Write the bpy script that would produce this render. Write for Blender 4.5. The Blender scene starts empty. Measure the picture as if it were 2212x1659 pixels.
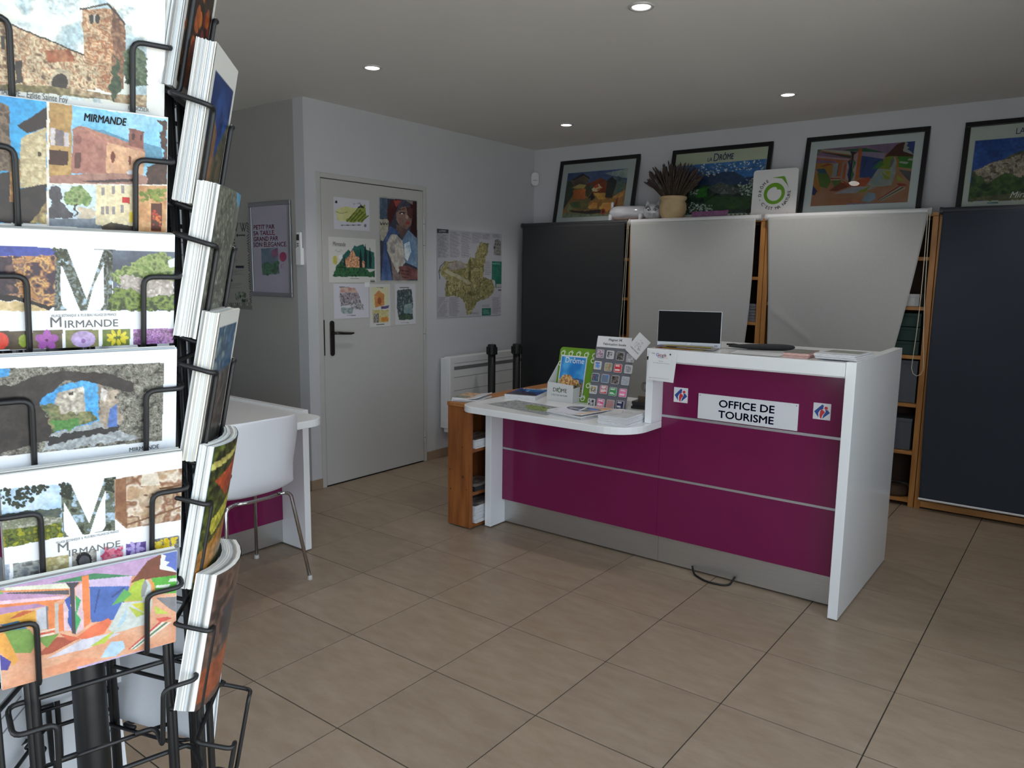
import bpy, math, random
import numpy as np
from mathutils import Vector, Matrix

SC = bpy.context.scene
COL = SC.collection
random.seed(7)
RNG = np.random.RandomState(11)

# ------------------------------------------------------------------ camera
CAM_LOC = Vector((1.78914, -1.89473, 1.43409))
YAW, PITCH, ROLL, FPX = 0.653754, -0.143048, 0.012388, 1640.60
_f = Vector((-math.sin(YAW) * math.cos(PITCH), math.cos(YAW) * math.cos(PITCH), math.sin(PITCH)))
_r = Vector((math.cos(YAW), math.sin(YAW), 0))
_u = _r.cross(_f)
_r2 = _r * math.cos(ROLL) + _u * math.sin(ROLL)
_u2 = _u * math.cos(ROLL) - _r * math.sin(ROLL)
cam_data = bpy.data.cameras.new('camera')
cam = bpy.data.objects.new('camera', cam_data)
COL.objects.link(cam)
cam.matrix_world = Matrix(((_r2.x, _u2.x, -_f.x, CAM_LOC.x), (_r2.y, _u2.y, -_f.y, CAM_LOC.y),
                           (_r2.z, _u2.z, -_f.z, CAM_LOC.z), (0, 0, 0, 1)))
cam_data.sensor_fit = 'HORIZONTAL'
cam_data.sensor_width = 36.0
cam_data.lens = FPX / 2212 * 36.0
cam_data.clip_start = 0.02
SC.camera = cam

# ------------------------------------------------------------------ daylight
world = bpy.data.worlds.new('overcast_sky')
SC.world = world
world.use_nodes = True
_bg = world.node_tree.nodes['Background']
_bg.inputs['Color'].default_value = (0.75, 0.88, 1.0, 1)
_bg.inputs['Strength'].default_value = 4.7

def portal(name, loc, rot, sx, sy):
    l = bpy.data.lights.new(name, 'AREA')
    l.shape = 'RECTANGLE'; l.size = sx; l.size_y = sy
    l.cycles.is_portal = True
    o = bpy.data.objects.new(name, l); COL.objects.link(o)
    o.location = loc; o.rotation_euler = rot
    return o
# openings of the shop front behind and beside the camera (see wall_right / wall_front)
portal('doorway_portal', (2.06, -1.75, 1.15), (0, math.radians(90), 0), 2.26, 2.2)
portal('side_window_portal', (2.06, 0.22, 1.29), (0, math.radians(90), 0), 1.98, 1.34)
portal('window_portal', (0.7, -3.02, 1.35), (math.radians(90), 0, 0), 2.0, 1.9)

sun_data = bpy.data.lights.new('sun', 'SUN'); sun_data.energy = 26.0; sun_data.angle = 0.01; sun_data.color = (1.0, 0.95, 0.88)
sun = bpy.data.objects.new('sun', sun_data); COL.objects.link(sun)      # added high sun behind the building, on the street only; bounce brightens the ceiling
sun.rotation_euler = Vector((-0.30, 0.70, 1.0)).to_track_quat('Z', 'Y').to_euler()

SC.view_settings.view_transform = 'Standard'
SC.view_settings.look = 'None'
SC.view_settings.exposure = -0.66
SC.view_settings.gamma = 1.0
SC.view_settings.use_curve_mapping = False
SC.cycles.use_denoising = True
SC.cycles.max_bounces = 10
SC.cycles.diffuse_bounces = 6
SC.cycles.sample_clamp_indirect = 6.0

# ------------------------------------------------------------------ helpers
def lin(c):
    c = np.asarray(c, float) / 255.0
    return np.where(c <= 0.04045, c / 12.92, ((c + 0.055) / 1.055) ** 2.4)

def rgba(c, g=1.0):
    l = np.clip(lin(c) * g, 0, 0.95)
    return (float(l[0]), float(l[1]), float(l[2]), 1.0)

MATS = {}
def mat(name, col, rough=0.5, metal=0.0, var=0.0, scale=12.0, stretch=(1, 1, 1), bump=0.0, bscale=None,
        spec=0.5, coat=0.0, col2=None, trans=0.0, emit=0.0, alpha=1.0):
    """Principled material whose colour wanders a little with object-space noise."""
    if name in MATS:
        return MATS[name]
    m = bpy.data.materials.new(name); m.use_nodes = True
    nt = m.node_tree; b = nt.nodes['Principled BSDF']
    b.inputs['Roughness'].default_value = rough
    b.inputs['Metallic'].default_value = metal
    b.inputs['Specular IOR Level'].default_value = spec
    b.inputs['Coat Weight'].default_value = coat
    b.inputs['Transmission Weight'].default_value = trans
    b.inputs['Alpha'].default_value = alpha
    c = rgba(col); c2 = rgba(col2) if col2 is not None else tuple(min(0.95, x * (1 - var)) for x in c[:3]) + (1,)
    if emit:
        b.inputs['Emission Color'].default_value = c
        b.inputs['Emission Strength'].default_value = emit
    if var or col2 is not None or bump:
        tc = nt.nodes.new('ShaderNodeTexCoord'); mp = nt.nodes.new('ShaderNodeMapping')
        mp.inputs['Scale'].default_value = stretch
        nt.links.new(tc.outputs['Object'], mp.inputs['Vector'])
        nz = nt.nodes.new('ShaderNodeTexNoise'); nz.inputs['Scale'].default_value = scale
        nz.inputs['Detail'].default_value = 6
        nt.links.new(mp.outputs['Vector'], nz.inputs['Vector'])
        mx = nt.nodes.new('ShaderNodeMix'); mx.data_type = 'RGBA'
        rp = nt.nodes.new('ShaderNodeValToRGB')
        rp.color_ramp.elements[0].position = 0.32; rp.color_ramp.elements[1].position = 0.68
        nt.links.new(nz.outputs['Fac'], rp.inputs['Fac'])
        nt.links.new(rp.outputs['Color'], mx.inputs['Factor'])
        mx.inputs['A'].default_value = c; mx.inputs['B'].default_value = c2
        nt.links.new(mx.outputs['Result'], b.inputs['Base Color'])
        if bump:
            n2 = nt.nodes.new('ShaderNodeTexNoise'); n2.inputs['Scale'].default_value = bscale or scale * 4
            n2.inputs['Detail'].default_value = 4
            nt.links.new(mp.outputs['Vector'], n2.inputs['Vector'])
            bp = nt.nodes.new('ShaderNodeBump'); bp.inputs['Strength'].default_value = bump
            bp.inputs['Distance'].default_value = 0.002
            nt.links.new(n2.outputs['Fac'], bp.inputs['Height'])
            nt.links.new(bp.outputs['Normal'], b.inputs['Normal'])
    else:
        b.inputs['Base Color'].default_value = c
    MATS[name] = m
    return m

def print_mat(name, rough=0.35, spec=0.5):
    """Printed sheet: colour from the mesh's own colour attribute, with a faint paper grain."""
    if name in MATS:
        return MATS[name]
    m = bpy.data.materials.new(name); m.use_nodes = True
    nt = m.node_tree; b = nt.nodes['Principled BSDF']
    at = nt.nodes.new('ShaderNodeAttribute'); at.attribute_name = 'ink'
    tc = nt.nodes.new('ShaderNodeTexCoord')
    nz = nt.nodes.new('ShaderNodeTexNoise'); nz.inputs['Scale'].default_value = 900; nz.inputs['Detail'].default_value = 2
    nt.links.new(tc.outputs['Object'], nz.inputs['Vector'])
    mr = nt.nodes.new('ShaderNodeMapRange')
    mr.inputs['To Min'].default_value = 0.93; mr.inputs['To Max'].default_value = 1.05
    nt.links.new(nz.outputs['Fac'], mr.inputs['Value'])
    mx = nt.nodes.new('ShaderNodeMix'); mx.data_type = 'RGBA'; mx.blend_type = 'MULTIPLY'
    mx.inputs['Factor'].default_value = 1.0
    nt.links.new(at.outputs['Color'], mx.inputs['A']); nt.links.new(mr.outputs['Result'], mx.inputs['B'])
    nt.links.new(mx.outputs['Result'], b.inputs['Base Color'])
    b.inputs['Roughness'].default_value = rough; b.inputs['Specular IOR Level'].default_value = spec
    MATS[name] = m
    return m

class MB:
    def __init__(s):
        s.v = []; s.f = []; s.m = Matrix.Identity(4)
    def xf(s, m):
        s.m = m; return s
    def add(s, vs, fs):
        o = len(s.v)
        s.v += [tuple(s.m @ Vector(p)) for p in vs]
        s.f += [tuple(i + o for i in f) for f in fs]
        return s
    def box(s, x0, x1, y0, y1, z0, z1):
        return s.add([(x0, y0, z0), (x1, y0, z0), (x1, y1, z0), (x0, y1, z0), (x0, y0, z1), (x1, y0, z1), (x1, y1, z1), (x0, y1, z1)],
                     [(0, 3, 2, 1), (4, 5, 6, 7), (0, 1, 5, 4), (1, 2, 6, 5), (2, 3, 7, 6), (3, 0, 4, 7)])
    def hexa(s, p):
        return s.add(p, [(0, 3, 2, 1), (4, 5, 6, 7), (0, 1, 5, 4), (1, 2, 6, 5), (2, 3, 7, 6), (3, 0, 4, 7)])
    def prism(s, poly, z0, z1):
        n = len(poly)
        a = sum(poly[i][0] * poly[(i + 1) % n][1] - poly[(i + 1) % n][0] * poly[i][1] for i in range(n))
        if a < 0: poly = poly[::-1]
        vs = [(x, y, z0) for x, y in poly] + [(x, y, z1) for x, y in poly]
        fs = [tuple(range(n - 1, -1, -1)), tuple(range(n, 2 * n))]
        fs += [(i, (i + 1) % n, n + (i + 1) % n, n + i) for i in range(n)]
        return s.add(vs, fs)
    def tube(s, path, r, n=8, closed=False, caps=True):
        P = [Vector(p) for p in path]; k = len(P)
        rr = r if isinstance(r, (list, tuple)) else [r] * k
        T = []
        for i in range(k):
            if closed: t = (P[(i + 1) % k] - P[i]).normalized() + (P[i] - P[i - 1]).normalized()
            elif i == 0: t = P[1] - P[0]
            elif i == k - 1: t = P[-1] - P[-2]
            else: t = (P[i + 1] - P[i]).normalized() + (P[i] - P[i - 1]).normalized()
            T.append(t.normalized() if t.length > 1e-9 else Vector((0, 0, 1)))
        a = Vector((0, 0, 1)) if abs(T[0].z) < 0.9 else Vector((1, 0, 0))
        nv = (a - T[0] * a.dot(T[0])).normalized()
        vs = []; fs = []
        for i in range(k):
            nv = (nv - T[i] * nv.dot(T[i])).normalized(); bv = T[i].cross(nv)
            for j in range(n):
                an = 2 * math.pi * j / n
                vs.append(P[i] + (nv * math.cos(an) + bv * math.sin(an)) * rr[i])
        for i in range(k if closed else k - 1):
            i2 = (i + 1) % k
            for j in range(n):
                fs.append((i * n + j, i * n + (j + 1) % n, i2 * n + (j + 1) % n, i2 * n + j))
        if caps and not closed:
            fs.append(tuple(range(n - 1, -1, -1))); fs.append(tuple((k - 1) * n + j for j in range(n)))
        return s.add(vs, fs)
    def lathe(s, prof, n=24, c=(0, 0, 0)):
        k = len(prof); vs = []; fs = []
        for r, z in prof:
            for j in range(n):
                an = 2 * math.pi * j / n
                vs.append((c[0] + r * math.cos(an), c[1] + r * math.sin(an), c[2] + z))
        for i in range(k - 1):
            for j in range(n):
                fs.append((i * n + j, i * n + (j + 1) % n, (i + 1) * n + (j + 1) % n, (i + 1) * n + j))
        if prof[0][0] > 1e-6: fs.append(tuple(range(n - 1, -1, -1)))
        if prof[-1][0] > 1e-6: fs.append(tuple((k - 1) * n + j for j in range(n)))
        return s.add(vs, fs)
    def grid(s, fn, nu, nv):
        vs = [fn(i / nu, j / nv) for j in range(nv + 1) for i in range(nu + 1)]
        fs = [(j * (nu + 1) + i, j * (nu + 1) + i + 1, (j + 1) * (nu + 1) + i + 1, (j + 1) * (nu + 1) + i)
              for j in range(nv) for i in range(nu)]
        return s.add(vs, fs)

OFF = {}
def base_of(vs):
    xs = [p[0] for p in vs]; ys = [p[1] for p in vs]; zs = [p[2] for p in vs]
    return Vector(((min(xs) + max(xs)) / 2, (min(ys) + max(ys)) / 2, min(zs)))

def link(name, me, parent, off):
    o = bpy.data.objects.new(name, me)
    COL.objects.link(o)
    if parent is not None: o.parent = parent
    else: o.location = off
    OFF[o] = off
    return o

def obj(name, mb, m, parent=None, bevel=0.0, smooth=False, solid=0.0, sub=0, seg=2):
    """One mesh object. Vertices come in world metres; they are stored relative to the thing's base."""
    off = OFF[parent] if parent is not None else base_of(mb.v)
    me = bpy.data.meshes.new(name)
    me.from_pydata([tuple(Vector(p) - off) for p in mb.v], [], mb.f)
    me.update()
    if isinstance(m, (list, tuple)):
        for q in m: me.materials.append(q)
    else: me.materials.append(m)
    if smooth:
        for p in me.polygons: p.use_smooth = True
    o = link(name, me, parent, off)
    if solid:
        md = o.modifiers.new('solid', 'SOLIDIFY'); md.thickness = solid; md.offset = 0
    if bevel:
        md = o.modifiers.new('bevel', 'BEVEL'); md.width = bevel; md.segments = seg; md.limit_method = 'ANGLE'
    if sub:
        md = o.modifiers.new('sub', 'SUBSURF'); md.levels = sub; md.render_levels = sub
    return o

def tag(o, label, cat, group=None, kind=None):
    o['label'] = label; o['category'] = cat
    if group: o['group'] = group
    if kind: o['kind'] = kind
    return o

def thing(name, loc, label, cat, group=None):
    o = bpy.data.objects.new(name, None); COL.objects.link(o)
    o.empty_display_size = 0.05
    o.location = loc; OFF[o] = Vector(loc)
    return tag(o, label, cat, group)

def struct(name, mb, m, parent=None, **k):
    o = obj(name, mb, m, parent, **k)
    if parent is None: o['kind'] = 'structure'
    return o

def dup(root, delta, label, group=None):
    r = root.copy(); COL.objects.link(r); r.location = root.location + Vector(delta); r['label'] = label
    if group: r['group'] = group
    for ch in list(root.children):
        c = ch.copy(); COL.objects.link(c); c.parent = r
        for g in ch.children:
            d = g.copy(); COL.objects.link(d); d.parent = c
    return r

def basis(o, x, y, z=None):
    """4x4 with the given origin and axes (z = x cross y when left out)."""
    x = Vector(x).normalized(); y = Vector(y); y = (y - x * y.dot(x)).normalized()
    z = x.cross(y)
    return Matrix(((x.x, y.x, z.x, o[0]), (x.y, y.y, z.y, o[1]), (x.z, y.z, z.z, o[2]), (0, 0, 0, 1)))

def rrect(x0, x1, y0, y1, r, seg=5):
    rs = r if isinstance(r, (list, tuple)) else [r] * 4   # corners: x0y0, x1y0, x1y1, x0y1
    pts = []
    for (cx, cy, a0, q) in ((x0 + rs[0], y0 + rs[0], 180, rs[0]), (x1 - rs[1], y0 + rs[1], 270, rs[1]),
                            (x1 - rs[2], y1 - rs[2], 0, rs[2]), (x0 + rs[3], y1 - rs[3], 90, rs[3])):
        if q <= 0: pts.append((cx, cy)); continue
        for i in range(seg + 1):
            a = math.radians(a0 + 90 * i / seg); pts.append((cx + q * math.cos(a), cy + q * math.sin(a)))
    return pts

def round_path(pts, r, seg=4):
    """Polyline with its inner corners rounded, for bent wire."""
    P = [Vector(p) for p in pts]; out = [P[0]]
    for i in range(1, len(P) - 1):
        a = (P[i - 1] - P[i]); b = (P[i + 1] - P[i])
        q = min(r, a.length * 0.45, b.length * 0.45)
        s, e = P[i] + a.normalized() * q, P[i] + b.normalized() * q
        for k in range(seg + 1):
            t = k / seg
            out.append(s * (1 - t) ** 2 + P[i] * 2 * t * (1 - t) + e * t * t)
    out.append(P[-1])
    return out

_TXT = {}
def text(body, o, x, y, size, m, parent, align='CENTER', bold=0.0, shear=0.0, squeeze=1.0, name='lettering', lift=0.0006, fit=None):
    """Flat lettering standing just proud of a surface; o = baseline anchor, x = reading direction, y = up."""
    cu = bpy.data.curves.new('txt', 'FONT'); cu.body = body; cu.size = 1.0
    cu.align_x = align; cu.shear = shear; cu.resolution_u = 3
    t = bpy.data.objects.new('txt', cu); COL.objects.link(t)
    dg = bpy.context.evaluated_depsgraph_get()
    src = bpy.data.meshes.new_from_object(t.evaluated_get(dg))
    bpy.data.objects.remove(t)
    M = basis(o, x, y)
    n = Vector(M.col[2][:3])
    mb = MB()
    if fit and len(src.vertices):
        xs = [v.co.x for v in src.vertices]; squeeze = fit / ((max(xs) - min(xs)) * size)
    for ox, oy in (((0, 0),) if not bold else ((-bold, 0), (bold, 0), (0, -bold), (0, bold))):
        k = len(mb.v)                                   # heavier strokes: the same letters again, a hair to each side
        mb.v += [tuple(M @ Vector(((v.co.x * squeeze + ox) * size, (v.co.y + oy) * size, 0)) + n * lift) for v in src.vertices]
        mb.f += [tuple(i + k for i in p.vertices) for p in src.polygons]
    bpy.data.meshes.remove(src)
    if not mb.f: return None
    return obj(name, mb, m, parent)

# ------------------------------------------------------------------ painting by numbers (for prints)
def homog(q):
    dst = [(0, 0), (1, 0), (1, 1), (0, 1)]; A = []; B = []
    for (x, y), (a, b) in zip(q, dst):
        A.append([x, y, 1, 0, 0, 0, -a * x, -a * y]); B.append(a)
        A.append([0, 0, 0, x, y, 1, -b * x, -b * y]); B.append(b)
    return np.append(np.linalg.solve(np.array(A, float), np.array(B, float)), 1).reshape(3, 3)

def vnoise(w, h, cells, seed):
    r = np.random.RandomState(seed)
    cy = max(2, int(cells * h / w) + 2); cx = cells + 2
    g = r.rand(cy, cx)
    X = np.linspace(0, cx - 1.001, w); Y = np.linspace(0, cy - 1.001, h)
    xi = X.astype(int); yi = Y.astype(int); fx = X - xi; fy = Y - yi
    fx = fx * fx * (3 - 2 * fx); fy = (fy * fy * (3 - 2 * fy))[:, None]
    a = g[yi][:, xi]; b = g[yi][:, xi + 1]; c = g[yi + 1][:, xi]; d = g[yi + 1][:, xi + 1]
    return (a * (1 - fx) + b * fx) * (1 - fy) + (c * (1 - fx) + d * fx) * fy

def fbm(w, h, cells, seed, octv=3):
    s = 0; t = 0
    for o in range(octv):
        s = s + vnoise(w, h, cells * 2 ** o, seed + o * 17) * 0.5 ** o; t += 0.5 ** o
    return s / t

class Cv:
    """Small colour canvas. Coordinates are given in the frame of a measured quad (TL, TR, BR, BL)."""
    def __init__(s, w, h, bg, quad=None, seed=1):
        s.w, s.h = w, h
        s.H = homog(quad) if quad else np.eye(3)
        s.a = np.ones((h, w, 3)) * np.array(bg, float)
        x = (np.arange(w) + 0.5) / w; y = (np.arange(h) + 0.5) / h
        s.X, s.Y = np.meshgrid(x, y); s.seed = seed; s.wx = 0; s.wy = 0
    def map(s, pts):
        p = np.c_[np.array(pts, float), np.ones(len(pts))] @ s.H.T
        return p[:, :2] / p[:, 2:]
    def warp(s, amt, cells=14):
        s.seed += 5
        s.wx = (fbm(s.w, s.h, cells, s.seed) - .5) * amt; s.wy = (fbm(s.w, s.h, cells, s.seed + 3) - .5) * amt
        return s
    def mask(s, pts):
        p = s.map(pts); X = s.X + s.wx; Y = s.Y + s.wy
        ins = np.zeros(X.shape, bool); n = len(p); j = n - 1
        for i in range(n):
            (xi, yi), (xj, yj) = p[i], p[j]
            c = ((yi > Y) != (yj > Y)) & (X < (xj - xi) * (Y - yi) / (yj - yi + 1e-12) + xi)
            ins ^= c; j = i
        return ins
    def fill(s, m, cols, cells=0, var=0.0, contrast=1.0):
        cols = cols if isinstance(cols, list) else [cols]
        s.seed += 7
        if len(cols) == 1:
            v = np.array(cols[0], float) * np.ones_like(s.a)
        else:
            f = fbm(s.w, s.h, cells or 30, s.seed, 3)
            f = np.clip((f - .5) * 2.2 * contrast + .5, 0, 0.999) * (len(cols) - 1)
            i = f.astype(int); fr = (f - i)[..., None]
            C = np.array(cols, float); v = C[i] * (1 - fr) + C[i + 1] * fr
        if var:
            g = (fbm(s.w, s.h, cells or 40, s.seed + 1, 3) - .5)[..., None] * 2
            v = v * (1 + g * var)
        s.a[m] = v[m]
        return s
    def p(s, col, pts, cells=0, var=0.0, contrast=1.0):
        return s.fill(s.mask(pts), col, cells, var, contrast)
    def e(s, col, cx, cy, rx, ry=None, cells=0, var=0.0, rot=0.0):
        ry = ry or rx
        pts = []
        for k in range(20):
            a = 2 * math.pi * k / 20; x, y = rx * math.cos(a), ry * math.sin(a)
            pts.append((cx + x * math.cos(rot) - y * math.sin(rot), cy + x * math.sin(rot) + y * math.cos(rot)))
        return s.p(col, pts, cells, var)
    def l(s, col, wd, pts):
        P = np.array(pts, float)
        for a, b in zip(P[:-1], P[1:]):
            d = b - a; L = np.hypot(*d) + 1e-9; nn = np.array([-d[1], d[0]]) / L * wd / 2; d = d / L * wd * .3
            s.p(col, [a + nn - d, b + nn + d, b - nn + d, a - nn - d])
        return s
    def all(s, col, cells=0, var=0.0, contrast=1.0):
        return s.fill(np.ones((s.h, s.w), bool), col, cells, var, contrast)
    def dots(s, col, pts, n, r0, r1, seed=0, var=0.0):
        """n blobs scattered inside a polygon."""
        p = np.array(pts, float); r = random.Random(seed * 31 + 5)
        x0, y0 = p.min(0); x1, y1 = p.max(0); k = 0; t = 0
        cols = col if isinstance(col, list) else [col]
        while k < n and t < n * 20:
            t += 1
            x, y = r.uniform(x0, x1), r.uniform(y0, y1)
            ins = False; j = len(p) - 1
            for i in range(len(p)):
                if (p[i][1] > y) != (p[j][1] > y) and x < (p[j][0] - p[i][0]) * (y - p[i][1]) / (p[j][1] - p[i][1]) + p[i][0]: ins = not ins
                j = i
            if not ins: continue
            rr = r.uniform(r0, r1)
            s.e(r.choice(cols), x, y, rr, rr * r.uniform(.6, 1.1)); k += 1
        return s
    def detail(s, amt, cells=70, keep=225):
        """photographic grain on everything but bare paper"""
        s.seed += 3
        f = (fbm(s.w, s.h, cells, s.seed, 3) - .5)[..., None] * 2; g = (fbm(s.w, s.h, cells // 4, s.seed + 9, 3) - .5)[..., None] * 1.2
        m = (s.a.min(-1) < keep)[..., None]
        s.a = np.where(m, np.clip(s.a * (1 + (f + g) * amt), 0, 255), s.a)
        return s
    def lines(s, col, x0, y0, x1, y1, n, wd, ragged=0.3, seed=0):
        """rows of tiny print"""
        r = random.Random(seed)
        for i in range(n):
            y = y0 + (y1 - y0) * (i + .5) / n
            s.l(col, wd, [(x0, y), (x1 - (x1 - x0) * r.random() * ragged, y)])
        return s

def sheet(name, cv, TL, TR, BL, parent, m=None, gain=1.0, bend=None, both=False):
    """A printed sheet: a fine quad grid between three corners carrying the canvas colours."""
    TL, TR, BL = Vector(TL), Vector(TR), Vector(BL)
    dx, dy = TR - TL, BL - TL
    w, h = cv.w, cv.h
    n = dy.cross(dx).normalized()
    I, J = np.meshgrid(np.linspace(0, 1, w), np.linspace(0, 1, h))
    I = I.ravel(); J = J.ravel()
    V = np.array(TL)[None] + I[:, None] * np.array(dx)[None] + J[:, None] * np.array(dy)[None]
    if bend is not None:
        V = V + np.array([bend(i, j) for i, j in zip(I, J)])[:, None] * np.array(n)[None]
    off = OFF[parent] if parent is not None else Vector(((V[:, 0].min() + V[:, 0].max()) / 2, (V[:, 1].min() + V[:, 1].max()) / 2, V[:, 2].min()))
    V = V - np.array(off)
    a = np.arange(w * h).reshape(h, w)
    F = np.stack([a[:-1, :-1], a[1:, :-1], a[1:, 1:], a[:-1, 1:]], -1).reshape(-1, 4)
    me = bpy.data.meshes.new(name)
    me.vertices.add(w * h); me.vertices.foreach_set('co', V.astype(np.float32).ravel())
    me.loops.add(F.size); me.loops.foreach_set('vertex_index', F.astype(np.int32).ravel())
    me.polygons.add(len(F)); me.polygons.foreach_set('loop_start', np.arange(0, F.size, 4, dtype=np.int32))
    me.update(); me.validate()
    at = me.color_attributes.new('ink', 'FLOAT_COLOR', 'POINT')
    c = np.ones((w * h, 4), np.float32)
    c[:, :3] = np.clip(lin(np.clip(cv.a, 0, 255)).reshape(-1, 3) * gain, 0.002, 0.9)
    at.data.foreach_set('color', c.ravel())
    me.materials.append(m or print_mat('printed_sheet'))
    return link(name, me, parent, off)

def V3(*a): return Vector(a)
X_, Y_, Z_ = V3(1, 0, 0), V3(0, 1, 0), V3(0, 0, 1)

# ------------------------------------------------------------------ the room
S = 0.451                       # floor tile module
XL, YB, YA, XR, YF, ZC = -2.221, 3.622, 1.180, 2.10, -3.05, 2.505
XAL = -4.30
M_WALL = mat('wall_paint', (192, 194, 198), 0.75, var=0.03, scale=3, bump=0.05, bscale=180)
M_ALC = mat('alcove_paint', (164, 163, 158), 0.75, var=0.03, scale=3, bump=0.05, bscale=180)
M_CEIL = mat('ceiling_paint', (214, 213, 210), 0.85, var=0.03, scale=2)
M_GROUT = mat('grout', (54, 50, 47), 0.9, var=0.15, scale=30)
M_LAM = mat('white_laminate', (232, 234, 236), 0.16, var=0.01, scale=5, spec=0.5)
M_DOORP = mat('door_paint', (186, 186, 184), 0.4, var=0.02, scale=4)
M_BLACKM = mat('black_metal', (18, 18, 19), 0.45, var=0.1, scale=40, spec=0.4)
M_CHROME = mat('chrome', (200, 200, 202), 0.14, metal=1.0, var=0.04, scale=30)
M_DARKMETAL = mat('dark_bronze_metal', (66, 64, 61), 0.35, metal=0.8, var=0.08, scale=50)
M_PLINTH = mat('plinth_tile', (150, 128, 106), 0.5, var=0.15, scale=9)
M_INKBLACK = mat('ink_black', (22, 22, 24), 0.6, var=0.02)
M_INKGREY = mat('ink_grey', (98, 96, 92), 0.6, var=0.02)
M_INKWHITE = mat('ink_white', (236, 236, 236), 0.6, var=0.02)
M_INKNAVY = mat('ink_navy', (20, 34, 104), 0.5, var=0.02)

def tile_material():
    m = bpy.data.materials.new('beige_stone_tile'); m.use_nodes = True
    nt = m.node_tree; b = nt.nodes['Principled BSDF']; N = nt.nodes.new; L = nt.links.new
    tc = N('ShaderNodeTexCoord'); oi = N('ShaderNodeObjectInfo')
    add = N('ShaderNodeVectorMath'); add.operation = 'MULTIPLY_ADD'
    cmb = N('ShaderNodeCombineXYZ')
    for k in ('X', 'Y', 'Z'): L(oi.outputs['Random'], cmb.inputs[k])
    add.inputs[1].default_value = (37, 53, 11)
    L(cmb.outputs[0], add.inputs[0]); L(tc.outputs['Object'], add.inputs[2])
    mp = N('ShaderNodeMapping'); mp.inputs['Scale'].default_value = (3.2, 9, 5); mp.inputs['Rotation'].default_value = (0, 0, 0.9)
    L(add.outputs[0], mp.inputs['Vector'])
    n1 = N('ShaderNodeTexNoise'); n1.inputs['Scale'].default_value = 2.2; n1.inputs['Detail'].default_value = 9; n1.inputs['Roughness'].default_value = 0.62
    L(mp.outputs[0], n1.inputs['Vector'])
    r1 = N('ShaderNodeValToRGB'); e = r1.color_ramp.elements
    e[0].position = 0.33; e[0].color = rgba((138, 121, 103)); e[1].position = 0.68; e[1].color = rgba((152, 136, 118))
    L(n1.outputs['Fac'], r1.inputs['Fac'])
    n2 = N('ShaderNodeTexNoise'); n2.inputs['Scale'].default_value = 240; n2.inputs['Detail'].default_value = 3
    L(add.outputs[0], n2.inputs['Vector'])
    mr = N('ShaderNodeMapRange'); mr.inputs['To Min'].default_value = 0.9; mr.inputs['To Max'].default_value = 1.08
    L(n2.outputs['Fac'], mr.inputs['Value'])
    mr2 = N('ShaderNodeMapRange'); mr2.inputs['To Min'].default_value = 0.95; mr2.inputs['To Max'].default_value = 1.04
    L(oi.outputs['Random'], mr2.inputs['Value'])
    mm = N('ShaderNodeMath'); mm.operation = 'MULTIPLY'; L(mr.outputs[0], mm.inputs[0]); L(mr2.outputs[0], mm.inputs[1])
    mx = N('ShaderNodeMix'); mx.data_type = 'RGBA'; mx.blend_type = 'MULTIPLY'; mx.inputs['Factor'].default_value = 1
    L(r1.outputs[0], mx.inputs['A']); L(mm.outputs[0], mx.inputs['B']); L(mx.outputs['Result'], b.inputs['Base Color'])
    b.inputs['Roughness'].default_value = 0.38; b.inputs['Specular IOR Level'].default_value = 0.35
    bp = N('ShaderNodeBump'); bp.inputs['Strength'].default_value = 0.08; bp.inputs['Distance'].default_value = 0.001
    L(n2.outputs['Fac'], bp.inputs['Height']); L(bp.outputs[0], b.inputs['Normal'])
    return m
M_TILE = tile_material()

floor = struct('floor', MB().box(XAL, XR, YF, YB, -0.06, -0.0025), M_GROUT)
_tmesh = {}
def floor_tile(x0, x1, y0, y1):
    g = 0.0022
    key = (round(x1 - x0, 3), round(y1 - y0, 3))
    c = Vector(((x0 + x1) / 2, (y0 + y1) / 2, 0))
    if key not in _tmesh:
        hx, hy = (x1 - x0) / 2 - g, (y1 - y0) / 2 - g; ch = 0.00025
        me = bpy.data.meshes.new('tile')
        me.from_pydata([(-hx, -hy, -.008), (hx, -hy, -.008), (hx, hy, -.008), (-hx, hy, -.008),
                        (-hx, -hy, -ch), (hx, -hy, -ch), (hx, hy, -ch), (-hx, hy, -ch),
                        (-hx + ch, -hy + ch, 0), (hx - ch, -hy + ch, 0), (hx - ch, hy - ch, 0), (-hx + ch, hy - ch, 0)], [],
                       [(0, 1, 5, 4), (1, 2, 6, 5), (2, 3, 7, 6), (3, 0, 4, 7), (4, 5, 9, 8), (5, 6, 10, 9), (6, 7, 11, 10), (7, 4, 8, 11), (8, 9, 10, 11)])
        me.materials.append(M_TILE); _tmesh[key] = me
    o = bpy.data.objects.new('tile', _tmesh[key]); COL.objects.link(o); o.parent = floor
    o.location = c - OFF[floor]
for i in range(-10, 6):
    for j in range(-7, 9):
        x0, x1, y0, y1 = i * S, (i + 1) * S, j * S, (j + 1) * S
        y0, y1, x1 = max(y0, YF), min(y1, YB), min(x1, XR)
        if y1 > YA:                       # beyond the alcove's back wall only the main room goes on
            if x1 <= XL: y1 = YA
            else: x0 = max(x0, XL)
        x0 = max(x0, XAL)
        if x1 - x0 > .02 and y1 - y0 > .02: floor_tile(x0, x1, y0, y1)

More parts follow.
